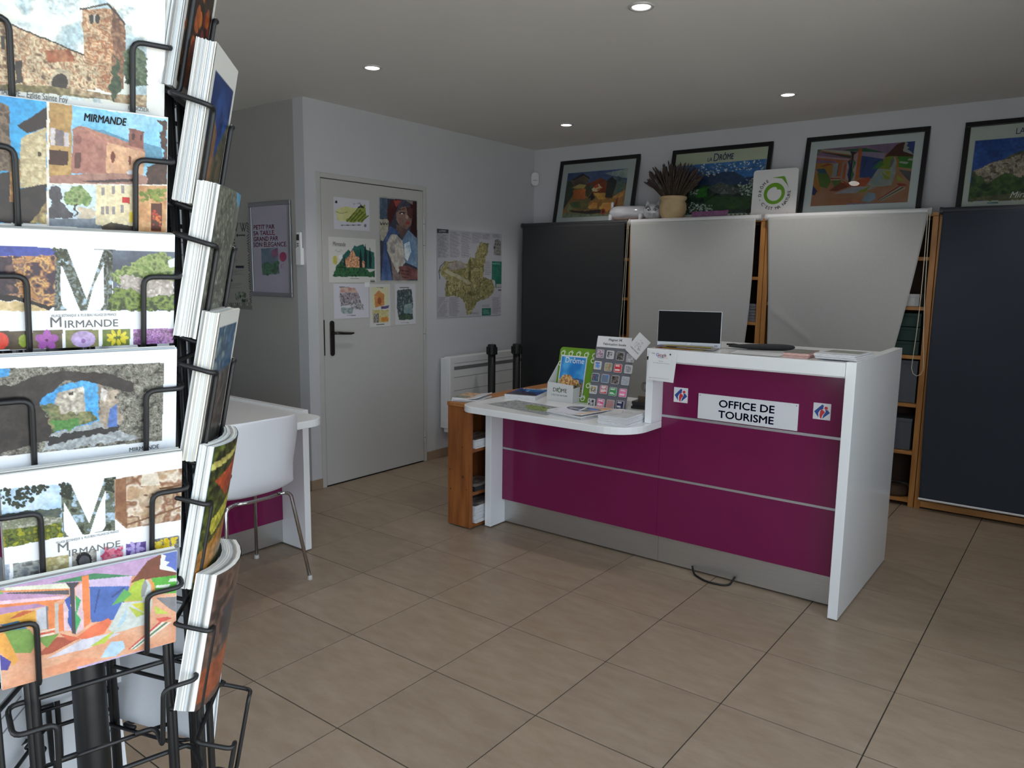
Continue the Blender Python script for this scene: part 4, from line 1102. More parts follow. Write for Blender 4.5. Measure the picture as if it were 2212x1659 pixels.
# ------------------------------------------------------------------ things on the walls
M_PAPER = print_mat('matt_paper', .7, .3)
GW = 2.0                                   # ink strength of the dim back of the room, as measured
def wall_print(name, cv, y0, y1, z0, z1, label, x=XL + .0035, group=None, gain=GW, curl=0.002, cat='print'):
    """paper taped to the door or the left wall (faces +x)"""
    bend = (lambda i, j: curl * (i * i * .6 + (1 - j) * j * .5)) if curl else None
    s = sheet(name, cv, (x, y0, z1), (x, y1, z1), (x, y0, z0), None, M_PAPER, gain, bend)
    return tag(s, label, cat, group)
DG = 'small prints taped to the door'
XD = XL + .0035
# vineyard
c = Cv(90, 60, (150, 150, 158), [(258, 265), (600, 335), (598, 612), (268, 588)], 3)
c.warp(.05, 16).p([(150, 150, 100), (160, 158, 122)], [(285, 400), (370, 375), (480, 400), (560, 370), (575, 500), (420, 530), (300, 500)], 10)
c.p([(88, 100, 40), (110, 120, 56)], [(380, 510), (560, 365), (570, 480), (540, 530), (400, 525)], 20).wx = 0; c.wy = 0
for k in range(5): c.l((52, 64, 26), 9, [(395 + k * 34, 520), (500 + k * 22, 400 + k * 18)])
c.l((70, 74, 60), 4, [(285, 420), (340, 440), (400, 430)]).e((30, 30, 36), 290, 325, 12, 14).dots([(30, 34, 36)], [(480, 375), (565, 365), (565, 400), (480, 400)], 8, 5, 10, 3).dots((70, 70, 74), [(455, 345), (520, 350), (520, 365), (455, 360)], 10, 2, 5, 2)
c.lines((60, 60, 66), 345, 545, 525, 562, 1, 7, 0); c.e((84, 84, 90), 560, 560, 10, 14)
wall_print('art_print', c, 1.402, 1.709, 1.716, 1.921, 'small vineyard print with green rows at the top of the door', group=DG)
# town
c = Cv(110, 80, (152, 152, 150), [(215, 655), (660, 668), (655, 1090), (218, 1092)], 5)
c.p([(28, 66, 62), (36, 78, 74)], [(350, 830), (400, 775), (420, 800), (455, 735), (480, 745), (500, 735), (540, 722), (560, 770), (640, 800), (642, 960), (300, 960)], 12)
c.warp(.03, 24).p([(30, 60, 40), (44, 82, 52), (22, 46, 34)], [(250, 1036), (290, 930), (330, 890), (360, 940), (540, 950), (600, 990), (640, 970), (640, 1036)], 24)
c.p([(150, 96, 72), (184, 152, 120), (110, 62, 50), (170, 130, 90)], [(345, 890), (400, 845), (440, 780), (470, 840), (500, 850), (550, 890), (545, 950), (380, 945)], 40)
c.wx = 0; c.wy = 0
for x, y in ((558, 712), (600, 738), (512, 755), (360, 830)): c.p((20, 34, 34), [(x, y), (x + 15, y + 120), (x + 10, 950 if x > 400 else 930), (x - 10, 950 if x > 400 else 930), (x - 14, y + 120)])
c.e((140, 136, 70), 275, 880, 22, 44, 12, .2).e((165, 165, 165), 325, 850, 18, 24); c.l((100, 106, 112), 3, [(272, 795), (290, 780), (320, 778), (350, 795), (272, 800)])
c.lines((90, 90, 90), 415, 1045, 490, 1058, 1, 5, 0).lines((50, 50, 50), 600, 1065, 645, 1085, 3, 5, .2)
wall_print('art_print', c, 1.354, 1.763, 1.369, 1.664, 'large MIRMANDE town print with green hill and dark cypresses on the door', group=DG)
town = bpy.data.objects['art_print.001']
text('Mirmande', (XD + .001, 1.388, 1.606), Y_, Z_, .042, M_INKGREY, town, 'LEFT', squeeze=.62, lift=.002)
# portrait
c = Cv(110, 150, (126, 126, 122), [(685, 268), (1048, 325), (1045, 1085), (690, 1085)], 8)
c.p([(40, 42, 54), (56, 58, 70)], [(697, 285), (1040, 335), (1038, 1072), (702, 1068)], 5)
c.p([(66, 82, 96), (50, 62, 76)], [(697, 285), (770, 298), (765, 490), (697, 480)], 6).p([(140, 136, 122), (120, 118, 108)], [(698, 490), (780, 495), (772, 620), (725, 700), (700, 690)], 6)
c.p([(44, 22, 24), (30, 16, 18)], [(980, 330), (1040, 337), (1038, 700), (980, 620)], 6)
c.p([(62, 28, 28), (48, 22, 24)], [(770, 400), (800, 320), (880, 308), (860, 400), (830, 470), (800, 545), (770, 500)], 8).p((110, 52, 48), [(825, 318), (905, 322), (850, 385)]).p((98, 92, 86), [(940, 325), (1005, 332), (1000, 365)])
c.p([(86, 66, 60), (112, 92, 82)], [(850, 440), (900, 385), (960, 380), (1000, 450), (985, 560), (940, 595), (880, 560), (850, 500)], 5)
c.p([(120, 102, 92), (96, 76, 70)], [(870, 450), (920, 420), (950, 480), (935, 560), (890, 540)], 5).p((60, 36, 34), [(940, 380), (1000, 400), (1000, 500), (960, 480)])
c.e((30, 24, 24), 905, 440, 26, 11).e((186, 182, 172), 902, 446, 10, 6).e((110, 48, 46), 955, 535, 22, 14).l((38, 24, 24), 7, [(880, 410), (930, 400)]).p((130, 108, 96), [(938, 440), (965, 480), (950, 500), (932, 488)])
c.p([(66, 52, 50), (84, 68, 64)], [(850, 540), (940, 600), (950, 640), (905, 670), (850, 600)], 5)
c.p([(128, 122, 116), (154, 150, 142), (96, 92, 92)], [(760, 700), (800, 630), (850, 640), (905, 700), (930, 900), (860, 1000), (800, 880), (765, 790)], 5)
c.p([(48, 64, 98), (64, 82, 114)], [(790, 560), (850, 590), (880, 640), (800, 640), (760, 720), (770, 850), (812, 1068), (706, 1068), (735, 700)], 5)
c.p([(70, 92, 118), (96, 116, 136)], [(905, 690), (960, 600), (1038, 680), (1038, 950), (930, 900)], 6).p([(176, 184, 190), (140, 156, 170)], [(920, 730), (970, 705), (985, 800), (950, 890), (925, 860)], 10)
c.p([(110, 100, 96), (86, 76, 76)], [(800, 880), (860, 1000), (960, 1068), (815, 1068)], 6).p([(74, 46, 46), (98, 66, 62)], [(870, 940), (950, 930), (1038, 975), (1038, 1060), (920, 1060), (880, 1010)], 7)
for k in range(3): c.l((40, 26, 28), 6, [(885 + k * 6, 975 + k * 30), (960, 985 + k * 30)])
for k in range(3): c.e((36, 36, 40), 712 + k * 24, 530, 10, 18).e((140, 136, 124), 712 + k * 24, 522, 6, 12)
c.detail(.15, 40, 250)
wall_print('portrait_print', c, 1.796, 2.175, 1.372, 1.960, 'tall portrait print of a person in a red cap and blue shawl', gain=2.0, group=DG)
# three small ones
c = Cv(80, 70, (150, 150, 158), [(262, 1115), (605, 1110), (590, 1405), (265, 1415)], 11)
c.warp(.05, 20).p([(130, 96, 92), (150, 130, 120)], [(330, 1150), (480, 1155), (490, 1195), (320, 1190)], 10).p([(96, 90, 98), (134, 128, 132), (60, 58, 66)], [(320, 1195), (500, 1195), (520, 1280), (330, 1310)], 26)
c.p([(70, 66, 76), (110, 110, 112), (140, 140, 144)], [(430, 1250), (540, 1290), (545, 1340), (420, 1330)], 30).p([(90, 104, 104), (130, 136, 140)], [(330, 1320), (450, 1320), (440, 1375), (340, 1370)], 26)
c.wx = 0; c.wy = 0; c.lines((84, 84, 90), 320, 1140, 410, 1152, 1, 7, 0).lines((96, 96, 100), 385, 1380, 465, 1390, 1, 6, 0)
wall_print('art_print', c, 1.388, 1.690, 1.128, 1.360, 'small sketch print of a house front with figures, lower left on the door', group=DG)
c = Cv(60, 100, (150, 150, 150), [(592, 1120), (800, 1115), (795, 1500), (590, 1505)], 13)
c.p([(150, 150, 118), (152, 150, 126)], [(610, 1150), (780, 1140), (770, 1300), (620, 1340)], 6).warp(.03, 20).p([(150, 104, 62), (130, 86, 50)], [(640, 1215), (685, 1175), (738, 1215), (735, 1310), (645, 1330)], 12)
c.e((110, 60, 40), 690, 1270, 20, 34).p([(58, 52, 84), (80, 70, 100)], [(705, 1320), (785, 1310), (780, 1335), (705, 1345)], 10).p([(150, 144, 104), (130, 124, 84)], [(620, 1350), (780, 1350), (775, 1465), (620, 1460)], 16)
c.p([(66, 60, 62), (96, 90, 90), (140, 140, 140)], [(630, 1390), (680, 1380), (680, 1465), (625, 1465)], 26).p([(160, 104, 44), (140, 90, 40)], [(700, 1420), (770, 1410), (775, 1455), (700, 1455)], 12); c.wx = 0; c.wy = 0
c.lines((90, 90, 90), 665, 1145, 730, 1158, 1, 6, 0).lines((60, 60, 60), 655, 1472, 732, 1486, 1, 7, 0)
wall_print('art_print', c, 1.700, 1.893, 1.058, 1.357, 'small print with an orange tower house, middle of the lower door row', group=DG)
c = Cv(60, 90, (148, 148, 152), [(848, 1110), (1045, 1115), (1035, 1480), (845, 1490)], 15)
c.warp(.06, 12).p([(46, 54, 58), (66, 78, 82), (34, 38, 42), (86, 100, 102)], [(870, 1170), (1005, 1165), (1015, 1290), (1010, 1440), (880, 1445), (866, 1300)], 9).p([(84, 102, 104), (104, 120, 120)], [(930, 1310), (1005, 1290), (1010, 1390), (930, 1380)], 10).p([(38, 54, 46), (54, 70, 58)], [(880, 1390), (1005, 1400), (1005, 1442), (880, 1442)], 12); c.wx = 0; c.wy = 0
c.lines((70, 70, 76), 898, 1140, 980, 1160, 1, 8, 0).lines((110, 110, 116), 900, 1462, 975, 1474, 1, 5, 0)
wall_print('art_print', c, 1.941, 2.148, 1.064, 1.359, 'small dark blue-green confluence print, lower right on the door', group=DG)
tag(obj('price_tag', MB().box(XD + .002, XD + .003, 1.655, 1.70, 1.338, 1.372), M_SIGN), 'tiny white price tag between the town print and the sketch print', 'tag')

# regional map
c = Cv(230, 200, (126, 126, 132), [(230, 190), (1020, 240), (1015, 1215), (240, 1255)], 17)
c.p((44, 46, 52), [(230, 190), (370, 200), (370, 248), (230, 243)]).lines((130, 130, 134), 258, 208, 350, 232, 2, 5, .2)
def para(x0, x1, y0, y1, n, s): c.lines((96, 94, 102), x0, y0, x1, y1, n, 5, .35, s)
c.p((116, 118, 124), [(238, 252), (372, 256), (376, 542), (240, 540)]); para(245, 368, 262, 530, 22, 1)
para(388, 512, 225, 535, 26, 2); para(526, 644, 232, 530, 24, 3); para(656, 776, 238, 360, 10, 4); para(784, 896, 246, 312, 6, 5); para(906, 1008, 250, 290, 4, 6)
para(812, 892, 570, 740, 14, 7); para(250, 374, 1000, 1235, 22, 8); para(386, 512, 1000, 1225, 22, 9); para(784, 888, 1090, 1118, 3, 10); para(906, 1008, 1000, 1200, 18, 11); para(652, 764, 1180, 1205, 3, 12)
c.warp(.035, 22)
c.p([(86, 84, 52), (112, 106, 74), (66, 64, 40), (128, 122, 92), (98, 94, 60)], [(262, 690), (330, 580), (470, 570), (600, 600), (630, 530), (690, 540), (720, 400), (760, 350), (860, 360), (850, 470), (815, 540), (800, 760), (900, 790), (935, 880), (900, 980), (800, 1030), (720, 1060), (640, 1200), (605, 1215), (570, 1080), (520, 1000), (350, 990), (320, 900), (350, 800), (290, 740)], 20, contrast=1.2)
c.p([(118, 114, 94), (132, 126, 108)], [(300, 690), (420, 700), (640, 820), (620, 850), (400, 740)], 14).p([(60, 60, 38), (80, 76, 46)], [(620, 560), (650, 560), (640, 800), (615, 800)], 16).p([(58, 54, 38), (84, 78, 50)], [(600, 930), (740, 950), (720, 985), (600, 970)], 16)
c.p([(118, 116, 112), (98, 90, 86)], [(370, 600), (520, 570), (600, 640), (500, 680), (380, 690)], 20); c.wx = 0; c.wy = 0
c.l((58, 62, 78), 10, [(325, 590), (275, 640), (258, 700), (270, 790)])
c.p((26, 74, 60), [(898, 572), (1022, 575), (1020, 838), (942, 836), (935, 800), (898, 792)]).lines((70, 112, 100), 905, 590, 1010, 610, 3, 5, .2).lines((50, 96, 84), 905, 640, 1000, 800, 8, 4, .4)
c.p((26, 74, 60), [(942, 836), (1022, 838), (1020, 890), (942, 888)]).p((118, 118, 122), [(950, 842), (1014, 842), (1014, 882), (950, 882)]).p((80, 70, 90), [(975, 905), (1018, 908), (1016, 928), (975, 926)])
c.p((30, 76, 64), [(780, 1132), (890, 1130), (888, 1218), (780, 1220)]).lines((80, 120, 108), 795, 1150, 875, 1200, 4, 5, .3)
c.p([(50, 50, 54), (110, 108, 104), (76, 76, 80)], [(935, 320), (970, 300), (1008, 340), (1008, 500), (920, 500), (918, 400)], 26)
c.detail(.10, 60, 118)
mp_ = wall_print('regional_map', c, 2.382, 3.168, 1.095, 1.770, 'large folded relief map of a green region taped to the wall', x=XL + .003, gain=2.0, curl=.004, cat='map')

# radiator under the map
M_RAD = mat('white_radiator_enamel', (222, 223, 224), .35, var=.02, scale=4)
rx0, rx1 = XL + .035, XL + .10
rd = thing('panel_radiator', (XL + .07, 2.94, .20), 'white electric panel radiator mounted low on the wall by the corner', 'radiator')
obj('casing', MB().prism([(rx0, 2.42), (rx1, 2.42), (rx1, 3.52), (rx0, 3.52)], .205, .80), M_RAD, rd, bevel=.008, seg=3)
obj('end_flange', MB().box(rx0 - .02, rx1 - .02, 2.405, 2.425, .24, .79), M_RAD, rd, bevel=.004)
for z in (.32, .425, .53, .635): obj('groove', MB().box(rx1 - .001, rx1 + .001, 2.47, 3.50, z, z + .004), mat('groove_grey', (150, 150, 152), .6), rd)
obj('grille_slot', MB().box(rx1 - .002, rx1 + .0012, 2.47, 3.50, .695, .722), mat('slot_dark', (112, 112, 114), .7), rd)
obj('groove', MB().box(rx1 - .001, rx1 + .001, 2.47, 3.50, .745, .748), MATS['groove_grey'], rd)
for y in (2.7, 3.2): obj('wall_bracket', MB().box(XL + .001, rx0, y, y + .04, .30, .36), M_RAD, rd)

# stanchion posts
def post(x, y, label):
    t = thing('barrier_post', (x, y, 0), label, 'barrier post', 'black belt barrier posts')
    obj('tube', MB().tube([(x, y, .02), (x, y, .855)], .030, 24), M_FOOT, t, smooth=True)
    hdz = .84
    obj('belt_head', MB().lathe([(.033, 0), (.036, .006), (.036, .05), (.034, .055), (.034, .075), (.030, .083), (0, .085)], 24, (x, y, hdz - .035)), M_FOOT, t, smooth=False)
    for a in range(4):
        dx, dy = (1, 0) if a == 0 else (-1, 0) if a == 1 else (0, 1) if a == 2 else (0, -1)
        obj('belt_slot', MB().box(x + dx * .036 - .010 - .004 * abs(dx), x + dx * .036 + .010 + .004 * abs(dx), y + dy * .036 - .010 - .004 * abs(dy), y + dy * .036 + .010 + .004 * abs(dy), hdz - .03, hdz + .028), M_FOOT, t, bevel=.003)
    obj('base', MB().lathe([(.10, 0), (.10, .008), (.08, .018), (.035, .024), (.032, .03)], 32, (x, y, 0)), M_FOOT, t, smooth=False)
post(-1.97, 2.745, 'black barrier post in front of the radiator, left of two')
post(-1.86, 2.925, 'black barrier post nearest the black blind')

# motion sensor in the corner
ms = thing('motion_sensor', (-2.190, 3.585, 2.20), 'small white motion sensor high in the wall corner', 'sensor')
obj('housing', MB().xf(basis((-2.195, 3.592, 2.196), (1, 1, 0), Z_)).prism(rrect(-.034, .034, 0, .118, .03, 6), -.012, .03), mat('sensor_plastic', (206, 206, 210), .4, var=.02), ms, bevel=.006)
obj('lens_slot', MB().xf(basis((-2.195, 3.592, 2.196), (1, 1, 0), Z_)).box(-.02, .02, .045, .048, .0295, .0306), M_INKBLACK, ms)

# posters on the alcove wall
YW = YA
def wy(name, cv, x0, x1, z0, z1, par=None, y=YW - .002, gain=GW, m=None):
    return sheet(name, cv, (x0, y, z1), (x1, y, z1), (x0, y, z0), par, m or M_PAPER, gain)
fp = thing('framed_poster', (-2.585, YW, 1.27), 'aluminium-framed poster with purple lettering on the alcove wall', 'poster')
fo = [(-2.812, -2.360, 1.270, 1.889)]
x0, x1, z0, z1 = fo[0]
for nm, b in (('frame_rail', (x0, x1, z0, z0 + .027)), ('frame_rail', (x0, x1, z1 - .027, z1)), ('frame_rail', (x0, x0 + .027, z0 + .027, z1 - .027)), ('frame_rail', (x1 - .027, x1, z0 + .027, z1 - .027))):
    obj(nm, MB().box(b[0], b[1], YW - .016, YW - .001, b[2], b[3]), M_ALU, fp, bevel=.003)
c = Cv(120, 190, (116, 112, 124), [(565, 365), (935, 345), (965, 1315), (592, 1305)], 19)
c.p([(60, 74, 86), (84, 92, 104)], [(662, 825), (832, 808), (850, 1100), (675, 1118)], 6).warp(.06, 14)
c.p([(30, 62, 46), (50, 84, 56), (24, 46, 36)], [(668, 1000), (720, 960), (780, 990), (845, 960), (850, 1098), (675, 1115)], 12).p([(96, 60, 84), (76, 48, 66)], [(760, 830), (830, 815), (840, 900), (790, 920)], 10); c.wx = 0; c.wy = 0
c.e((110, 30, 62), 885, 912, 36, 54)
wy('poster_sheet', c, x0 + .027, x1 - .027, z0 + .027, z1 - .027, fp, YW - .006, gain=2.5)
M_INKPURP = mat('ink_magenta', (176, 44, 100), .6, var=.02)
PX0, PX1, PZ0, PZ1 = x0 + .027, x1 - .027, z0 + .027, z1 - .027
def ppt(zx, zy):
    a, b = c.map([(zx, zy)])[0]; return (PX0 + (PX1 - PX0) * a, YW - .006, PZ1 - (PZ1 - PZ0) * b)
for s_, zy, fw in (('PETIT PAR', 612, .232), ('SA TAILLE,', 676, .238), ('GRAND PAR', 740, .272), ('SON ÉLÉGANCE.', 803, .366)):
    text(s_, ppt(584, zy), X_, Z_, .041, M_INKPURP, fp, 'LEFT', bold=.022, fit=fw)
text('1', ppt(862, 1040), X_, Z_, .042, M_INKPURP, fp, 'LEFT', bold=.01); text('€', ppt(884, 1010), X_, Z_, .018, M_INKPURP, fp, 'LEFT'); text('12', ppt(884, 1044), X_, Z_, .018, M_INKPURP, fp, 'LEFT')
obj('glazing', MB().box(PX0, PX1, YW - .010, YW - .009, PZ0, PZ1), mat('clear_glazing', (255, 255, 255), .03, trans=1.0, alpha=.12), fp)
# paper notice
c = Cv(150, 210, (112, 111, 106), [(150, 535), (505, 512), (545, 1495), (150, 1462)], 23)
for k in range(12): x = 232 + k * 22; c.l((34, 35, 40), 7, [(x, 528), (x + (26 if k % 4 < 2 else -20), 610)])
for k in range(34):
    y = 540 + k * 26; d = 16 if (k // 4) % 2 else -16
    c.l((34, 35, 40), 7, [(478 + k * 1.1, y + d), (512 + k * 1.0, y - d)])
    if k > 3: c.l((34, 35, 40), 7, [(150, y + d), (186, y - d)])
for k in range(18): x = 190 + k * 19; c.l((34, 35, 40), 6, [(x, 1402), (x + (16 if k % 4 < 2 else -14), 1438)])
c.p((112, 111, 106), [(196, 615), (474, 612), (500, 1395), (188, 1400)])
c.e((26, 28, 34), 378, 652, 9, 14).lines((40, 42, 48), 392, 640, 455, 662, 1, 14, 0)
for y in (695, 730, 765): c.lines((40, 42, 48), 205, y - 10, 360, y + 10, 1, 13, .25, y)
for bx, by in ((212, 850), (355, 986), (225, 1136)):
    c.p((26, 30, 42), [(bx, by - 15), (bx + 92, by - 15), (bx + 92, by + 15), (bx, by + 15)])
    c.lines((84, 84, 84), bx if bx < 300 else 270, by + 30, bx + 200 if bx < 300 else 455, by + 95, 4, 5, .4, by)
c.p([(36, 44, 36), (120, 122, 112), (60, 66, 58)], [(345, 1275), (430, 1265), (488, 1300), (490, 1395), (430, 1400), (350, 1360)], 14)
c.p((88, 88, 84), [(150, 1440), (545, 1440), (545, 1495), (150, 1465)])
tag(wy('paper_notice', c, -3.235, -2.826, 1.172, 1.767, gain=2.2), 'black and white paper notice with patterned border beside the framed poster', 'notice')
# remote control in its holder
rm = thing('remote_control', (-2.272, YW - .012, 1.478), 'white air-conditioner remote control in a wall holder beside the door corner', 'remote control')
obj('holder', MB().box(-2.296, -2.244, YW - .026, YW - .0005, 1.478, 1.585), M_SIGN, rm, bevel=.003)
rb = obj('body', MB().box(-2.292, -2.250, YW - .022, YW - .006, 1.49, 1.684), M_SIGN, rm, bevel=.004)
obj('display', MB().box(-2.288, -2.262, YW - .0232, YW - .0215, 1.632, 1.670), mat('lcd_dark', (46, 50, 50), .3), rb)
for q, z in enumerate((1.612, 1.598)): obj('button', MB().box(-2.279, -2.269, YW - .0265, YW - .0215, z - .004, z + .004), M_INKGREY, rb)

# ------------------------------------------------------------------ things on the low worktop
ZW, ZT = .7355, 1.0975
M_PAGES = mat('paper_pages', (226, 226, 228), .7, col2=(200, 200, 204), scale=60, stretch=(1, 1, 14))
M_PAGESP = mat('pink_pages', (206, 150, 140), .7, col2=(226, 200, 190), scale=60, stretch=(1, 1, 14))
M_PAGESD = mat('dark_binding', (40, 38, 40), .6, var=.1, scale=40)
def booklet(name, o, xd, yd, w, l, t, cv, label, cat, pages=M_PAGES, layers=4, jit=.004, seed=1, gain=2.4, curl=0.0, group=None, m=None):
    """pile of booklets lying flat: o = near-left corner, xd / yd = edge directions in the plane"""
    r = random.Random(seed)
    xd = Vector(xd).normalized(); yd = Vector(yd); yd = (yd - xd * yd.dot(xd)).normalized()
    o = Vector(o); ctr = o + xd * w / 2 + yd * l / 2
    th = thing(name, tuple(ctr), label, cat, group)
    z = 0.0
    for k in range(layers):
        a, b = r.uniform(-jit, jit), r.uniform(-jit, jit)
        if k == layers - 1: a = b = 0
        h = t / layers
        q = o + xd * a + yd * b + Z_ * z
        if curl and k == layers - 1:
            def fn(u, v, top, q=q, h=h): return q + xd * (w * u) + yd * (l * v) + Z_ * ((h if top else 0) + curl * max(0, u - .45) ** 2 * 2)
            mb = MB()
            mb.grid(lambda u, v: fn(u, v, True), 8, 1)
            mb.grid(lambda u, v: fn(u, v, False), 8, 1)
            for vv in (0, 1): mb.grid(lambda u, v, vv=vv: fn(u, vv, v > .5), 8, 1)
            for uu in (0, 1): mb.grid(lambda u, v, uu=uu: fn(uu, u, v > .5), 1, 1)
            obj('booklet', mb, pages, th)
        else:
            p = [q, q + xd * w, q + xd * w + yd * l, q + yd * l]
            obj('booklet', MB().hexa([tuple(v) for v in p] + [tuple(v + Z_ * (h - .0006)) for v in p]), pages, th)
        z += h
    tl = o + yd * l + Z_ * (t + .0003)
    bend = (lambda i, j: curl * max(0, i - .45) ** 2 * 2) if curl else None
    s = sheet('cover', cv, tl, tl + xd * w, o + Z_ * (t + .0003), th, m or print_mat('magazine_cover', .3), gain, bend)
    return th, (lambda a, b: o + xd * (w * a) + yd * (l * (1 - b)) + Z_ * (t + .0006)), xd, yd

# old pine bookcase at the end of the counter
M_PINEO = mat('aged_pine', (156, 94, 44), .5, col2=(118, 66, 28), scale=4, stretch=(6, 6, .8), bump=.06)
bc = thing('pine_bookcase', (-.985, 1.75, 0), 'low pine bookcase standing against the left end of the counter', 'bookcase')
obj('side_board', MB().box(-1.075, -.907, 1.250, 1.272, .008, .698), M_PINEO, bc, bevel=.002)
obj('side_board', MB().box(-1.075, -.907, 2.38, 2.402, .008, .698), M_PINEO, bc, bevel=.002)
obj('top_board', MB().box(-1.078, -.9065, 1.246, 2.405, .699, .720), mat('aged_pine_top', (176, 118, 64), .5, col2=(140, 88, 44), scale=4, stretch=(6, .8, 6), bump=.06), bc, bevel=.002)
for z in (.02, .205, .455): obj('shelf_board', MB().box(-1.06, -.910, 1.273, 2.379, z - .012, z + .010), M_PINEO, bc)
obj('back_board', MB().box(-1.075, -1.068, 1.273, 2.379, .03, .698), M_PINEO, bc)
M_KNOT = mat('pine_knot', (92, 52, 26), .5, var=.1)
for kx, kz, kr in ((-.953, .675, .005), (-.966, .47, .0045), (-.962, .30, .009), (-.935, .23, .004), (-1.06, .33, .0055), (-1.055, .215, .006)):
    obj('knot', MB().xf(basis((kx, 1.2498, kz), X_, Z_)).lathe([(kr * .4, .0004), (kr, .0002), (kr * 1.05, -.0004)], 10), M_KNOT, bc)
BK = 'magazines on the pine bookcase shelves'
for k, (z, t, lab) in enumerate(((.465, .05, 'white magazines on the upper shelf of the pine bookcase'), (.215, .03, 'dark magazines on the middle shelf of the pine bookcase'), (.031, .10, 'tall white-edged leaflets at the bottom of the pine bookcase'))):
    cv = Cv(20, 20, (120, 118, 116), None, 200 + k); cv.all([(150, 146, 140), (84, 80, 78)], 5)
    booklet('magazine_pile', (-1.05, 1.285, z), X_, Y_, .15, .21, t, cv, lab, 'magazines', layers=5, seed=k, gain=1.8, pages=M_PAGESD if k == 1 else M_PAGES, group=BK)

# magazines on the bookcase top, blue magazine, map sheet
cv = Cv(60, 80, (150, 140, 128), None, 31); cv.all([(120, 84, 44), (168, 150, 130), (90, 70, 50), (176, 120, 60)], 7).p((140, 142, 146), [(.55, 0), (1, 0), (1, 1), (.7, 1)]).p([(60, 66, 60), (110, 110, 96)], [(.0, .6), (.5, .55), (.5, 1), (0, 1)], 12)
booklet('magazine_pile', (-1.06, 1.268, .7205), (.9, .25, 0), (-.25, .9, 0), .16, .20, .022, cv, 'fanned magazines lying on the near end of the bookcase top', 'magazines', layers=4, jit=.012, seed=3, curl=.02)
cv = Cv(80, 110, (20, 34, 66), None, 33); cv.all([(18, 34, 72), (26, 52, 96), (14, 22, 48)], 5).p([(36, 84, 130), (26, 64, 110)], [(.2, 0), (1, 0), (1, .35), (.4, .45)], 6).p([(44, 36, 52), (24, 22, 34)], [(0, .55), (.8, .6), (1, 1), (0, 1)], 14).e((120, 140, 160), .45, .38, .03, .09).p((150, 152, 156), [(.0, .95), (1, .95), (1, 1), (0, 1)])
th, pt, xd, yd = booklet('magazine_pile', (-.845, 1.474, ZW), (.96, .28, 0), (-.28, .96, 0), .185, .26, .024, cv, 'dark blue travel magazines at the left of the worktop', 'magazines', layers=2, jit=.003, seed=5)
text('Drôme', pt(.5, .13), xd, yd, .045, M_INKWHITE, th)
cv = Cv(150, 100, (112, 114, 118), None, 35); cv.warp(.08, 12).p([(98, 102, 102), (124, 126, 128), (80, 86, 88)], [(.02, .05), (.95, .02), (.97, .95), (.03, .93)], 30)
cv.p([(78, 96, 46), (104, 116, 74), (60, 74, 40)], [(.38, .3), (.6, .2), (.8, .35), (.86, .6), (.7, .8), (.5, .7), (.4, .5)], 20); cv.wx = 0; cv.wy = 0
cv.lines((80, 84, 96), .35, .03, .7, .10, 2, .02, .3, 3); cv.l((150, 110, 70), .008, [(.05, .3), (.4, .5), (.9, .4)]).l((84, 96, 120), .008, [(.2, .95), (.35, .5), (.3, .1)])
mo, mx, my = V3(-.795, 1.262, ZW + .0008), V3(.43, -.06, 0), V3(.035, .21, 0)
tag(sheet('map_sheet', cv, mo + my, mo + my + mx, mo, None, M_PAPER, 1.9), 'flat road map sheet with green centre lying on the worktop', 'map')

# cardboard brochure display
M_CARDB2 = mat('white_cardboard', (206, 207, 208), .55, var=.02, scale=8)
M_GREEN = mat('leaf_green_cardboard', (104, 150, 34), .5, var=.06, scale=8)
M_GREENTXT = mat('logo_green', (110, 160, 40), .5, var=.03)
dp = thing('brochure_display', (-.50, 1.64, ZW), 'green and white cardboard brochure display with printed rings on the worktop', 'brochure display')
GA = Matrix(((1, 0, 0, 0), (0, 1, 0, 0), (0, 0, 1, 0), (0, 0, 0, 1)))
GB = basis((-.628, 1.655, ZW), X_, (0, .20, .98))           # plane of the leaning back panel
obj('back_panel', MB().xf(GB).prism(rrect(0, .262, 0, .300, [0, 0, .022, .022], 5), -.002, 0.0), M_GREEN, dp)
FBm = basis((-.630, 1.583, ZW), X_, (0, .10, .99))
obj('front_pocket', MB().xf(FBm).prism([(0, .0), (.176, 0), (.172, .098), (.004, .106)], -.002, 0), M_CARDB2, dp)
obj('pocket_floor', MB().box(-.628, -.456, 1.585, 1.657, ZW, ZW + .004), M_CARDB2, dp)
for xx, hi, lo_ in ((-.629, .205, .10), (-.457, .085, .080)): obj('wedge_side', MB().xf(Matrix(((0, 0, 1, xx), (1, 0, 0, 0), (0, 1, 0, 0), (0, 0, 0, 1)))).prism([(1.585, ZW + .001), (1.656, ZW + .001), (1.656 + hi * .205, ZW + hi), (1.592, ZW + lo_)], -.0008, .0008), M_CARDB2, dp)
M_LOGOW = mat('print_white', (224, 230, 214), .55)
def ring_logo(M, cx, cy, r, par, m=M_LOGOW, seg=16):
    mb = MB().xf(M)
    ci = [(cx + r * math.cos(2 * math.pi * k / seg), cy + r * math.sin(2 * math.pi * k / seg), .0006) for k in range(seg)]
    cn = [(cx + r * .66 * math.cos(2 * math.pi * k / seg), cy + r * .66 * math.sin(2 * math.pi * k / seg), .0006) for k in range(seg)]
    mb.add(ci + cn, [(k, (k + 1) % seg, seg + (k + 1) % seg, seg + k) for k in range(seg)])
    mb.add([(cx - r * .3, cy + r * 1.25, .0006), (cx + r * .75, cy + r * 1.35, .0006), (cx + r * 1.35, cy + r * .3, .0006), (cx + r * 1.1, cy + r * .3, .0006), (cx + r * .65, cy + r * 1.1, .0006)], [(0, 4, 1), (1, 4, 3, 2)])
    return obj('printed_ring', mb, m, par)
for k in range(5): ring_logo(GB, .022 + k * .052, .264, .014, dp)
